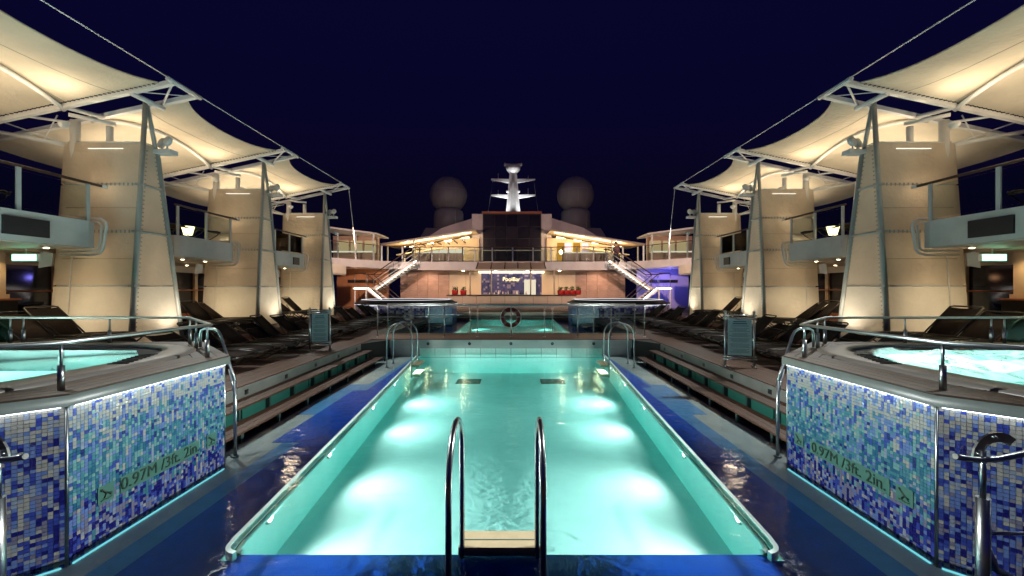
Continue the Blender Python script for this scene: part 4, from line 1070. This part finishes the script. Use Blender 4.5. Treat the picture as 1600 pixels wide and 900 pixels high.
    # exit sign hung below the near soffit
    ex = thing('exit_sign', 'small green lit exit sign under the near %s balcony' % SIDE[s], 'sign', P(10.6, 8.75, 2.3), 'green exit signs')
    bx_ = part('housing', MB().box(s * 10.05, s * 10.60, 8.72, 8.78, 2.27, 2.43), 'white_paint', ex)
    sub('lit_face', MB().box(s * 10.07, s * 10.58, 8.712, 8.718, 2.285, 2.415), 'exit_green', bx_)
    part('hanger', MB().tube([P(10.32, 8.75, 2.43), P(10.32, 8.75, BZ0)], .012, 6), 'white_paint', ex)
    # slatted wooden bin beside the near windows
    bn = thing('towel_bin', 'red slatted wooden bin below the near %s windows' % SIDE[s], 'bin', P(11.75, 9.3, PZL), 'slatted wooden bins')
    part('carcass', MB().box(s * 11.52, s * 12.1, 9.05, 9.6, PZL, 1.42), 'caulk', bn)
    for k in range(8): plank(s * 11.50, s * 12.12, 9.03, 9.05, PZL + .03 + k * .125, PZL + .135 + k * .125, 'red_wood', bn, 'slat')
    part('lid', MB().box(s * 11.48, s * 12.14, 9.0, 9.64, 1.42, 1.46), 'red_wood', bn)
    cl = thing('promenade_column', 'beige square column rising behind the %s wooden bin' % SIDE[s], 'column', P(11.75, 9.3, 1.46))
    part('shaft', MB().box(s * 11.62, s * 11.88, 9.2, 9.45, 1.46, BZ0 - .05), 'beige', cl); part('base_block', MB().box(s * 11.58, s * 11.92, 9.16, 9.49, 1.46, 1.56), 'beige', cl)

# ================================================================== FAR END: bar, upper deck, stairs
UZ0, UZ1 = 3.10, 3.75
YF = 32.0
# upper deck with wings that sweep forward
wing = [(7.3, 32.4), (8.6, 31.9), (9.9, 30.9), (11.2, 29.2), (12.4, 27.2), (13.4, 24.8)]
ud = struct('far_upper_deck', MB().box(-7.4, 7.4, YF + .02, 46, UZ0 + .02, UZ1), 'fascia')
mb = MB().box(-7.4, 7.4, YF, YF + .02, UZ0, UZ1 + .02)
part('fascia_band', mb, 'fascia', ud)
for s in (-1, 1):
    poly = [(s * 7.405, 32.6)] + [(s * u, y) for u, y in wing[1:]] + [(s * 14.2, 24.5), (s * 14.2, 46), (s * 7.405, 46)]
    part('wing_deck', MB().prism(poly, UZ0 + .1, UZ1), 'fascia', ud)
    t = thing('upper_railing', 'glass railing along the curved %s wing of the far upper deck' % SIDE[s], 'railing', (s * 10, 30, UZ1), 'glass railings of the far upper deck')
    for (u0, y0), (u1, y1) in zip(wing[:-1], wing[1:]):
        part('post', MB().box(s * u1 - .05, s * u1 + .05, y1 + .02, y1 + .12, UZ1, UZ1 + 1.15), 'white_paint', t)
        part('glass_panel', MB().slab([(s * u0, y0 + .06, UZ1 + .08), (s * u1, y1 + .06, UZ1 + .08), (s * u1, y1 + .06, UZ1 + 1.08), (s * u0, y0 + .06, UZ1 + 1.08)], .015), 'glass', t)
        part('handrail', MB().tube([(s * u0, y0 + .06, UZ1 + 1.15), (s * u1, y1 + .06, UZ1 + 1.15)], .03, 6), 'handrail', t)
    # lounge with lit windows behind the wing
    lg = thing('upper_lounge', 'low lit lounge pavilion behind the %s upper railing' % SIDE[s], 'pavilion', (s * 13, 33, UZ1), 'lounge pavilions on the far upper deck')
    part('back_wall', MB().box(s * 11.2, s * 15, 34.2, 34.4, UZ1, UZ1 + 2.3), 'wall_wood', lg)
    part('roof', MB().slab([(s * 10.6, 32.0, UZ1 + 2.2), (s * 15, 29.5, UZ1 + 2.55), (s * 15, 35, UZ1 + 2.55), (s * 10.6, 35, UZ1 + 2.2)], .12), 'fascia', lg)
    for k in range(3):
        part('lit_window', MB().box(s * (11.4 + k * 1.15), s * (12.35 + k * 1.15), 34.14, 34.2, UZ1 + .9, UZ1 + 1.9), 'lit_window', lg)
    part('counter', MB().box(s * 11.3, s * 14.8, 33.0, 33.3, UZ1 + .85, UZ1 + .93), 'back_bar', lg)
    for k in range(3): part('column', MB().box(s * (11.0 + k * 1.4) - .05, s * (11.0 + k * 1.4) + .05, 32.3, 32.4, UZ1, UZ1 + 2.2), 'white_paint', lg)
    # wing underside room: amber doors on the left, blue on the right
    dr = thing('wing_doorway', 'dim amber doorway wall under the left far wing' if s < 0 else 'blue lit doorway wall under the right far wing', 'doorway', (s * 11.5, 31.5, 0))
    m = 'amber_door' if s < 0 else 'blue_door'
    part('wall', MB().box(s * 9.9, s * 14, 32.6, 32.8, 0, UZ0 + .1), m, dr)
    for k in range(2):
        d_ = part('door', MB().box(s * (11.0 + k * 1.0), s * (11.95 + k * 1.0), 32.52, 32.6, .02, 2.1), m, dr)
        sub('handle', MB().box(s * (11.85 + k * .3), s * (11.88 + k * .3), 32.48, 32.52, .95, 1.2), 'steel', d_)
    part('header', MB().box(s * 10.9, s * 13.1, 32.5, 32.6, 2.12, 2.35), 'black', dr)
    lamp('POINT', (s * 12.0, 31.2, 2.5), 4 if s < 0 else 20, (1, .5, .25) if s < 0 else (.22, .20, 1.0), dr, .15)
    part('ceiling_lamp', MB().lathe([(.12, 0), (.12, -.05), (.05, -.06)], (s * 12.0, 31.2, UZ0 + .09), 12), 'white_paint', dr)
# central upper railing
t = thing('upper_railing', 'dark glass railing across the middle of the far upper deck', 'railing', (0, YF, UZ1), 'glass railings of the far upper deck')
xs = [-7.3, -6.3, -5.0, -3.9, -3.0, -1.6, 0, 1.6, 3.0, 3.9, 5.0, 6.3, 7.3]
bow = lambda x: YF + .15 - (.25 if 3.5 < abs(x) < 6.9 else 0)
for a, b in zip(xs[:-1], xs[1:]):
    part('handrail', MB().tube([(a, bow(a), UZ1 + 1.15), (b, bow(b), UZ1 + 1.15)], .035, 6), 'handrail', t)
    part('glass_panel', MB().slab([(a + .04, bow(a), UZ1 + .08), (b - .04, bow(b), UZ1 + .08), (b - .04, bow(b), UZ1 + 1.05), (a + .04, bow(a), UZ1 + 1.05)], .015), 'glass', t)
    part('bottom_rail', MB().tube([(a, bow(a), UZ1 + .05), (b, bow(b), UZ1 + .05)], .03, 6), 'handrail', t)
for x in xs: part('post', MB().box(x - .05, x + .05, bow(x) - .03, bow(x) + .03, UZ1, UZ1 + 1.15), 'steel' if abs(x) < 3.5 else 'frame_dark', t)
part('pale_rail', MB().box(-3.4, 3.4, YF + .30, YF + .36, UZ1 + .88, UZ1 + .95), 'cream', t)

# ---- bar
t = thing('pool_bar', 'lit bar with cream front panels and blue mosaic back wall', 'bar', (0, 33.5, 0))
part('counter_top', MB().box(-5.1, 4.95, 31.5, 32.5, 1.10, 1.17), 'handrail', t)
for k in range(9):
    a = -5.0 + k * 1.1; plank(a + .02, a + 1.08, 31.66, 31.72, .12, 1.08, 'cream', t, 'front_panel')
part('counter_carcass', MB().box(-5.0, 4.9, 31.72, 32.3, 0, 1.10), 'wall_wood', t)
part('back_counter', MB().box(-2.9, 2.7, 34.2, 34.8, 0, 1.12), 'cream', t)
bw = part('mosaic_wall', MB().box(PX(752, 35), PX(846, 35), 34.9, 35.0, 1.0, PZ(424, 35)), 'mosaic_bar', t)
for a, b in ((636, 702), (899, 966)):
    for k in range(4):
        w_ = (PX(b, 35) - PX(a, 35)) / 4; x_ = PX(a, 35) + k * w_
        plank(x_ + .01, x_ + w_ - .01, 34.88, 35.0, 0, 3.11, 'wall_wood', t, 'wall_panel')
for a, b in ((702, 728), (728, 752), (846, 872), (872, 899)):
    plank(PX(a, 35) + .01, PX(b, 35) - .01, 34.88, 35.0, 0, 3.11, 'cream', t, 'wall_panel')
part('rear_wall', MB().box(-9.6, 9.6, 35.01, 35.2, 0, UZ0 + .02), 'wall_wood', t)
part('light_valance', MB().box(PX(748, 34.6), PX(850, 34.6), 34.5, 34.7, 2.97, 3.09), 'led_warm', t)
tx = link('sign_lettering', text_mesh('PoolBar', .47, 'sign_glow', .02), t, (0, 0, 0)); tx.location = (PX(799, 34.8) - 0, 34.86 - 33.5, PZ(436.5, 34.8)); tx.rotation_euler = (R(90), 0, 0)
part('menu_panel', MB().box(PX(819, 34.5), PX(837, 34.5), 34.35, 34.45, 1.15, PZ(437, 34.5)), 'back_bar', t)
for px in (734.5, 768, 829, 866):
    part('post', MB().tube([(PX(px, 31.9), 31.9, 1.17), (PX(px, 31.9), 31.9, UZ0)], .055, 8), 'cream', t)
rng = random.Random(4)
part('shelf', MB().box(-2.6, 1.3, 34.0, 34.25, 1.13, 1.17), 'steel', t)
for x in (-4, -1.4, 1.2, 3.8):
    lp = part('downlight', MB().lathe([(.1, 0), (.1, -.03), (.06, -.04)], (x, 33.2, UZ0 + .0), 12), 'lamp_warm', t)
    lamp('SPOT', (x, 33.2, UZ0 - .12), 45, (1, .72, .42), t, .1, (x, 33.8, 0), 150, .8)
for x in (-7.2, 7.2): lamp('SPOT', (x, 33.4, UZ0 - .12), 42, (1, .60, .38), t, .1, (x, 34.9, .8), 140, .9)
for k in range(9):
    x = -1.9 + k * .37 + rng.uniform(-.06, .06); h_ = rng.uniform(.16, .34)
    b_ = solo('bottle', MB().lathe([(.05, 0), (.055, .02), (.055, h_ * .6), (.02, h_ * .78), (.02, h_), (.01, h_)], (x, 34.12, 1.17), 8), rng.choice(['white_paint', 'cushion', 'glass_green']), '%s bottle from the left on the lit shelf behind the bar' % ORD[k], 'bottle', 'bottles behind the bar')
for k, px in enumerate((711, 724, 876, 885, 894, 903)):
    x = PX(px, 31.8)
    left = px < 800
    lab = ('%s of the two red pots of greenery at the left end of the bar counter' % (('left', 'right')[k])) if left else ('%s from left of the four red pots in the right bar row' % ORD[k - 2])
    p_ = thing('plant_pot', lab, 'plant pot', (x, 31.8, 1.17), 'red pots on the bar counter')
    part('pot', MB().lathe([(.20, 0), (.23, .03), (.25, .30), (.25, .36), (.21, .36)], (x, 31.8, 1.17), 16), 'red', p_)
    lf = MB(); r2 = random.Random(k)
    for q in range(46):
        a = r2.uniform(0, 6.28); rr = r2.uniform(0, .2); h_ = r2.uniform(.32, .62); c0 = Vector((x + rr * math.cos(a), 31.8 + rr * math.sin(a), 1.17 + h_))
        d1 = Vector((r2.uniform(-1, 1), r2.uniform(-1, 1), r2.uniform(0, 1))).normalized() * .09; d2 = Vector((r2.uniform(-1, 1), r2.uniform(-1, 1), r2.uniform(-.3, 1))).normalized() * .05
        lf.add([c0 - d1, c0 + d2, c0 + d1, c0 - d2], [(0, 1, 2, 3)])
    part('foliage', lf, 'leaf', p_, kind='stuff')
# glass awning over the bar
t = thing('bar_awning', 'sloping glass awning of five panes over the bar', 'awning', (0, 31.6, 3.0))
xs_ = [PX(p, 31.4) for p in (746, 768, 789, 809, 829, 851)]
for a, b in zip(xs_[:-1], xs_[1:]):
    part('pane', MB().slab([(a * 1.03 + .04, 31.0, 3.12), (b * 1.03 - .04, 31.0, 3.12), (b - .04, 31.98, 3.68), (a + .04, 31.98, 3.68)], .03), 'cream', t)
for a in xs_: part('rib', MB().tube([(a * 1.03, 31.0, 3.13), (a, 31.98, 3.70)], .04, 6), 'handrail', t)
part('gutter', MB().box(xs_[0] * 1.05, xs_[-1] * 1.05, 30.9, 31.0, 3.02, 3.13), 'cream', t)

# ---- stairs
def stairs(s):
    t = thing('staircase', 'lit %s staircase with white glowing stringers and dark handrails' % SIDE[s], 'staircase', (s * 9, 30.5, 0), 'lit staircases beside the bar')
    P = lambda u, y, z: (s * u, y, z)
    ut, ub, zt, zb = 7.35, 10.3, UZ1 - .02, 1.75; n = 11
    for k in range(n):
        f0, f1 = k / n, (k + 1) / n
        part('tread', MB().box(s * (ut + (ub - ut) * f0), s * (ut + (ub - ut) * f1 + .04), 30.45, 31.7, zt - (zt - zb) * f1 - .03, zt - (zt - zb) * f1 + .01), 'cream', t)
    for y, mm in ((30.40, 'white_paint'), (31.74, 'white_paint')):
        part('stringer', MB().slab([P(ut, y, zt - .28), P(ub, y, zb - .25), P(ub, y, zb + .02), P(ut, y, zt - .02)], .05), mm, t)
    part('led_strip', MB().tube([P(ut + .1, 31.66, zt + .06), P(ub, 31.66, zb + .14)], .04, 6), 'led_stair', t)
    part('led_strip', MB().tube([P(ut + .15, 30.37, zt - .30), P(ub - .1, 30.37, zb - .22)], .022, 6), 'led_warm', t)
    for y in (30.40, 31.74):
        part('handrail', MB().tube([P(ut - .3, y, zt + .98), P(ut + .1, y, zt + .96), P(ub, y, zb + .98), P(ub + .5, y, zb + .98)], .04, 6), 'handrail', t)
        part('mid_rail', MB().tube([P(ut, y, zt + .5), P(ub, y, zb + .5)], .022, 6), 'white_paint', t)
        for f in (0, .5, 1): part('baluster', MB().tube([P(ut + (ub - ut) * f, y, zt - (zt - zb) * f), P(ut + (ub - ut) * f, y, zt - (zt - zb) * f + .96)], .022, 6), 'steel', t)
    # landing
    part('landing', MB().box(s * 10.3, s * 11.3, 29.0, 31.75, zb - .16, zb), 'white_paint', t)
    part('landing_light', MB().box(s * 10.35, s * 11.2, 28.96, 28.998, zb - .10, zb - .06), 'led_stair', t)
    for u, y in ((10.4, 29.1), (11.2, 29.1), (11.2, 31.6)):
        part('column', MB().tube([P(u, y, 0), P(u, y, zb - .16)], .05, 8), 'white_paint', t)
        part('baluster', MB().tube([P(u, y, zb), P(u, y, zb + 1.0)], .022, 6), 'steel', t)
    part('handrail', MB().tube([P(10.4, 29.1, zb + 1.0), P(11.2, 29.1, zb + 1.0), P(11.2, 31.6, zb + 1.0)], .03, 6), 'handrail', t)
    # lower flight back towards the bar
    u0, u1 = 10.3, 8.3; n = 10
    for k in range(n):
        f0, f1 = k / n, (k + 1) / n
        part('tread', MB().box(s * (u0 + (u1 - u0) * f0), s * (u0 + (u1 - u0) * f1 - .04), 29.05, 30.2, zb - zb * f1 - .03, zb - zb * f1 + .012), 'cream', t)
    for y in (29.0, 30.24):
        part('stringer', MB().slab([P(u0, y, zb - .25), P(u1, y, 0), P(u1, y, .2), P(u0, y, zb)], .05), 'white_paint', t)
        part('handrail', MB().tube([P(u0 + .3, y, zb + .95), P(u0, y, zb + .93), P(u1, y, .95), P(u1 - .3, y, .93), P(u1 - .42, y, .75), P(u1 - .3, y, .55), P(u1 - .05, y, .55)], .03, 6), 'handrail', t)
    part('led_strip', MB().tube([P(u0 - .1, 28.95, zb - .06), P(u1, 28.95, .12)], .026, 6), 'led_stair', t)
for s in (-1, 1): stairs(s)
# ---- upper bars under glowing roofs
def upper_bar(s):
    P = lambda u, y, z: (s * u, y, z)
    t = thing('upper_bar', 'upper %s bar under a sloping yellow lit roof' % SIDE[s], 'bar', P(7, 36, UZ1), 'upper bars under lit roofs')
    a, b = (3.25, 6.75), (11.35, 5.48)
    part('roof', MB().slab([P(a[0], 35.6, a[1]), P(b[0], 35.6, b[1]), P(b[0], 41, b[1] + .15), P(a[0], 41, a[1] + .15)], .10), 'beige', t)
    part('roof_edge', MB().tube([P(a[0], 35.55, a[1] + .02), P(b[0] + .15, 35.55, b[1])], .09, 8), 'fascia', t)
    part('lower_roof', MB().slab([P(6.5, 37.2, 5.35), P(10.6, 37.2, 4.72), P(10.6, 41, 4.85), P(6.5, 41, 5.48)], .09), 'beige', t)
    part('roof_light', MB().slab([P(a[0] + .4, 36.0, a[1] - .16), P(9.0, 36.0, 5.70), P(9.0, 36.12, 5.70), P(a[0] + .4, 36.12, a[1] - .16)], .03), 'led_warm', t)
    for u, z in ((11.0, 5.4), (9.9, 4.75), (8.7, 5.85)): part('column', MB().tube([P(u, 36 + (.0 if z > 5 else 1.5), UZ1), P(u, 36 + (.0 if z > 5 else 1.5), z)], .07, 8), 'fascia', t)
    part('counter_top', MB().box(s * 4.3, s * 8.3, 35.0, 35.6, UZ1 + .95, UZ1 + 1.02), 'back_bar', t)
    for k in range(14): plank(s * (4.35 + k * .28), s * (4.61 + k * .28), 35.1, 35.14, UZ1 + .02, UZ1 + .95, 'wall_wood', t, 'front_slat')
    part('back_wall', MB().box(s * 3.2, s * 9.2, 38.6, 38.8, UZ1, 6.4), 'beige', t)
    if s < 0:
        for k in range(5): part('bottle_shelf', MB().box(s * (4.6 + k * .8), s * (5.3 + k * .8), 38.5, 38.6, UZ1 + 1.1, UZ1 + 1.6), 'back_bar', t)
        for k in range(6): part('roof_slat', MB().box(s * (4.4 + k * .75), s * (4.5 + k * .75), 36.4, 38.4, 5.9 - k * .06, 6.0 - k * .06), 'black', t)
    else:
        for k, (u, m) in enumerate(((4.5, 'lit_amber'), (5.2, 'blue_door'), (6.0, 'lit_amber'), (6.8, 'blue_door'))):
            part('wall_screen', MB().box(u - .32, u + .32, 38.5, 38.6, UZ1 + .5, UZ1 + 2.2), m, t)
        part('wall_lamp', MB().lathe([(.05, -.2), (.16, 0), (.05, .2)], (4.5, 38.35, UZ1 + 1.3), 10), 'lamp_warm', t)
    part('roof_beam', MB().tube([P(4.3, 36.3, 6.2), P(9.5, 36.3, 5.35)], .05, 6), 'black', t)
    for u in (4.4, 6.0, 7.6, 9.4):
        zr = a[1] - (u - a[0]) * .157
        part('roof_lamp', MB().tube([P(u - .5, 36.7, zr - .34), P(u + .5, 36.7, zr - .42)], .03, 6), 'lamp_warm', t)
        lamp('POINT', P(u, 36.7, zr - .46), 40, (1, .80, .42), t, .15)
    lamp('POINT', P(6.0, 37.3, 5.2), 9, (1, .80, .45), t, .2)
for s in (-1, 1): upper_bar(s)

# ---- deckhouse with video screen, mast, radomes
t = thing('deckhouse', 'pale sloping deckhouse rising behind the far bar', 'deckhouse', (0, 42, UZ1))
prof = [(-10.5, 3.75), (-10.3, 6.0), (-7.2, 7.9), (-3.2, 9.15), (3.0, 9.15), (7.2, 7.9), (10.3, 6.0), (10.5, 3.75)]
B = MB(); n_ = len(prof)
B.add([(x, 42.0, z) for x, z in prof] + [(x * 1.0, 60.0, z) for x, z in prof], [tuple(range(n_))] + [tuple(range(n_, 2 * n_))[::-1]] + [(i, n_ + i, n_ + (i + 1) % n_, (i + 1) % n_) for i in range(n_)])
fix = part('hull', B, 'house', t); fix_normals(fix.data)
part('front_block', MB().box(-3.9, 3.7, 39.0, 42.01, UZ1, 8.75), 'house', t)
part('dark_cap', MB().box(-2.95, 2.75, 38.9, 41.9, 8.75, 8.98), 'red_wood', t)
dp_ = MB(); pr2 = [(-12.5, 6.0), (-11.2, 9.4), (11.2, 9.4), (12.5, 6.0)]
dp_.add([(x, 50 + (2.5 if z > 7 else 0), z) for x, z in pr2] + [(x, 62, z) for x, z in pr2], [(0, 1, 2, 3), (7, 6, 5, 4), (0, 4, 5, 1), (1, 5, 6, 2), (2, 6, 7, 3), (3, 7, 4, 0)])
fix_normals(part('dome_deck', dp_, 'house_dark', t).data)
scr = thing('video_screen', 'large dark switched-off video screen of five columns above the bar', 'screen', (-.15, 38.9, 5.2))
xa, xb = PX(755.5, 38.8), PX(844.5, 38.8)
part('frame', MB().box(xa - .08, xb + .08, 38.86, 38.99, 4.0, 8.74), 'black', scr)
for c in range(5):
    for r in range(4):
        w_ = (xb - xa) / 5; h_ = 1.14
        plank(xa + c * w_ + .03, xa + (c + 1) * w_ - .03, 38.80, 38.86, 4.1 + r * h_ + .02, 4.1 + (r + 1) * h_ - .02, 'screen_glass', scr, 'screen_panel')
ms = thing('radar_mast', 'white floodlit radar mast with two crossarms on the centreline', 'mast', (0, 52, 9.4))
d_ = 52; zb_, zt_ = 9.4, PZ(268, d_)
def taper(B, w0, w1, z0, z1, y, t0, t1):
    B.add([(-w0, y - t0, z0), (w0, y - t0, z0), (w0, y + t0, z0), (-w0, y + t0, z0), (-w1, y - t1, z1), (w1, y - t1, z1), (w1, y + t1, z1), (-w1, y + t1, z1)], [(0, 3, 2, 1), (4, 5, 6, 7), (0, 1, 5, 4), (1, 2, 6, 5), (2, 3, 7, 6), (3, 0, 4, 7)])
mcol = MB(); taper(mcol, 1.05, .42, zb_, zt_, d_, .9, .4); part('column', mcol, 'white_paint', ms)
part('column_face', MB().add([(-.45, d_ - .96, zb_), (.45, d_ - .96, zb_), (.16, d_ - .44, zt_ - .1), (-.16, d_ - .44, zt_ - .1)], [(0, 1, 2, 3)]), 'grey_paint', ms)
for py, wd in ((281, 2.8), (305.5, 2.8)):
    z = PZ(py, d_)
    for q in (-1, 1):
        ca = MB(); ca.add([(q * .3, d_ - .25, z - .42), (q * .3, d_ + .25, z - .42), (q * .3, d_ + .25, z + .05), (q * .3, d_ - .25, z + .05), (q * wd, d_ - .15, z - .05), (q * wd, d_ + .15, z - .05), (q * wd, d_ + .15, z + .12), (q * wd, d_ - .15, z + .12)], [(0, 1, 2, 3), (7, 6, 5, 4), (0, 4, 5, 1), (1, 5, 6, 2), (2, 6, 7, 3), (3, 7, 4, 0)])
        o = part('crossarm', ca, 'white_paint', ms); fix_normals(o.data)
part('platform', MB().lathe([(.45, -.3), (.85, .15), (.95, .55), (.7, .6)], (0, d_, zt_), 14), 'white_paint', ms)
part('radar_scanner', MB().box(-1.15, 1.15, d_ - .14, d_ + .14, zt_ + .75, zt_ + .95), 'grey_paint', ms)
for q in (-1, 1): part('aerial', MB().tube([(q * 1.0, d_, zt_ + .6), (q * 1.05, d_, zt_ + 1.1)], .06, 6), 'grey_paint', ms); lamp('SPOT', (q * 2.6, 50.6, 9.6), 3600, (.92, .97, 1), ms, .1, (q * .6, 52, 13.6), 60, .8); part('floodlight', MB().lathe([(.15, 0), (.2, .1), (.2, .2), (.1, .22)], (q * 2.6, 50.6, 9.4), 10), 'grey_paint', ms)
for q, zz, hh in ((-1, 281, .7), (1, 281, .5), (-1, 305.5, .6), (1, 305.5, .8)):
    part('aerial', MB().tube([(q * 1.9, d_, PZ(zz, d_) + .1), (q * 1.9, d_, PZ(zz, d_) + .1 + hh)], .035, 5), 'grey_paint', ms)
for q in (-1, 1):
    part('rigging', MB().tube([(q * 2.6, d_, PZ(281, d_)), (q * 3.4, d_ - .5, 9.4)], .015, 4), 'grey_paint', ms)
    part('navigation_light', MB().lathe([(.10, 0), (.12, .05), (.12, .25), (.05, .3)], (q * .75, d_ - .7, PZ(303, d_)), 8), 'white_paint', ms)
for k in range(9): part('rung', MB().tube([(-.22, d_ - .98 + k * .05, 9.9 + k * .42), (.22, d_ - .98 + k * .05, 9.9 + k * .42)], .025, 4), 'grey_paint', ms)
for s in (-1, 1):
    x = PX(701 if s < 0 else 899, 56); z = PZ(305, 56); r = 2.5
    t = thing('radome', 'large dim grey radar dome on the %s of the mast' % SIDE[s], 'radar dome', (x, 56, 9.4), 'radar domes')
    prof_ = [(r * math.sin(R(a)), -r * math.cos(R(a))) for a in range(38, 181, 6)]; prof_[-1] = (.02, r)
    part('dome', MB().lathe(prof_, (x, 56, z), 36), 'dome', t)
    part('pedestal', MB().lathe([(2.05, 9.4 - z), (2.0, 11.8 - z), (1.9, 12.15 - z), (1.55, -r * math.cos(R(38)))], (x, 56, z), 30), 'dome', t)
    for q in range(0, 180, 30):
        part('gore_seam', MB().tube([(x + (r + .004) * math.sin(R(a)) * math.cos(R(q)), 56 + (r + .004) * math.sin(R(a)) * math.sin(R(q)), z - (r + .004) * math.cos(R(a))) for a in list(range(40, 180, 10)) + list(range(180, 322, 10))], .012, 4), 'grey_paint', t)
    part('ladder_rail', MB().tube([(x + 1.2, 54.2, 9.4), (x + 1.15, 54.25, 12.1)], .04, 5), 'grey_paint', t)
    part('seam', MB().tube([(x + 2.46 * math.cos(R(a)), 56 + 2.46 * math.sin(R(a)), z + .45) for a in range(0, 360, 12)], .018, 4, True), 'grey_paint', t)
    lamp('SPOT', (x * .8, 43.5, 8.2), 45, (1, .68, .58), t, .3, (x, 56, z - 1), 40, .9)

# ================================================================== PERSON on the right staircase
def person(label, x, y, z):
    t = thing('person', label, 'person', (x, y, z), local=True); t.rotation_euler = (0, 0, R(200))
    J = [(0, 0, .93), (0, .01, 1.15), (0, .015, 1.38), (0, .0, 1.50), (0, -.02, 1.60), (0, -.02, 1.70),
         (.10, 0, .88), (.11, -.03, .50), (.11, .02, .09), (.12, -.13, .04),
         (-.10, 0, .88), (-.12, .06, .52), (-.11, .12, .14), (-.12, .0, .06),
         (.18, .02, 1.40), (.25, .02, 1.14), (.24, -.16, .98), (.23, -.22, .95), (-.18, .02, 1.40), (-.26, .05, 1.13), (-.25, -.10, .92), (-.24, -.15, .88)]
    E = [(0, 1), (1, 2), (2, 3), (3, 4), (4, 5), (0, 6), (6, 7), (7, 8), (8, 9), (0, 10), (10, 11), (11, 12), (12, 13), (2, 14), (14, 15), (15, 16), (16, 17), (2, 18), (18, 19), (19, 20), (20, 21)]
    Rr = [.15, .14, .15, .06, .095, .08, .09, .062, .045, .035, .09, .062, .045, .035, .065, .045, .036, .03, .065, .045, .036, .03]
    me = bpy.data.meshes.new('body'); me.from_pydata(J, E, []); o = bpy.data.objects.new('body', me); COL.objects.link(o)
    m = o.modifiers.new('skin', 'SKIN'); sv = me.skin_vertices[0].data
    for i, r in enumerate(Rr): sv[i].radius = (r, r * (.72 if i in (0, 1, 2) else 1))
    sv[0].use_root = True
    o.modifiers.new('sub', 'SUBSURF').levels = 1; o.modifiers['sub'].render_levels = 1
    dg = bpy.context.evaluated_depsgraph_get(); me2 = bpy.data.meshes.new_from_object(o.evaluated_get(dg)); bpy.data.objects.remove(o)
    for k in ('skin', 'shirt', 'trousers'): me2.materials.append(M[k])
    for p in me2.polygons:
        c = p.center; p.use_smooth = True
        p.material_index = 2 if c.z < .90 and abs(c.x) < .2 else (1 if .90 <= c.z < 1.46 else 0)
    b = link('body', me2, t, (0, 0, 0))
    part('hat', MB().lathe([(.17, 0), (.175, .012), (.105, .02), (.10, .10), (.06, .125)], (0, -.02, 1.70), 14), 'hat', t, (0, 0, 0))
person('person in a dark hat and trousers coming down the top of the right staircase', 7.85, 31.1, UZ1 - .36)
for o in bpy.data.objects:
    if '_o' in o: del o['_o']
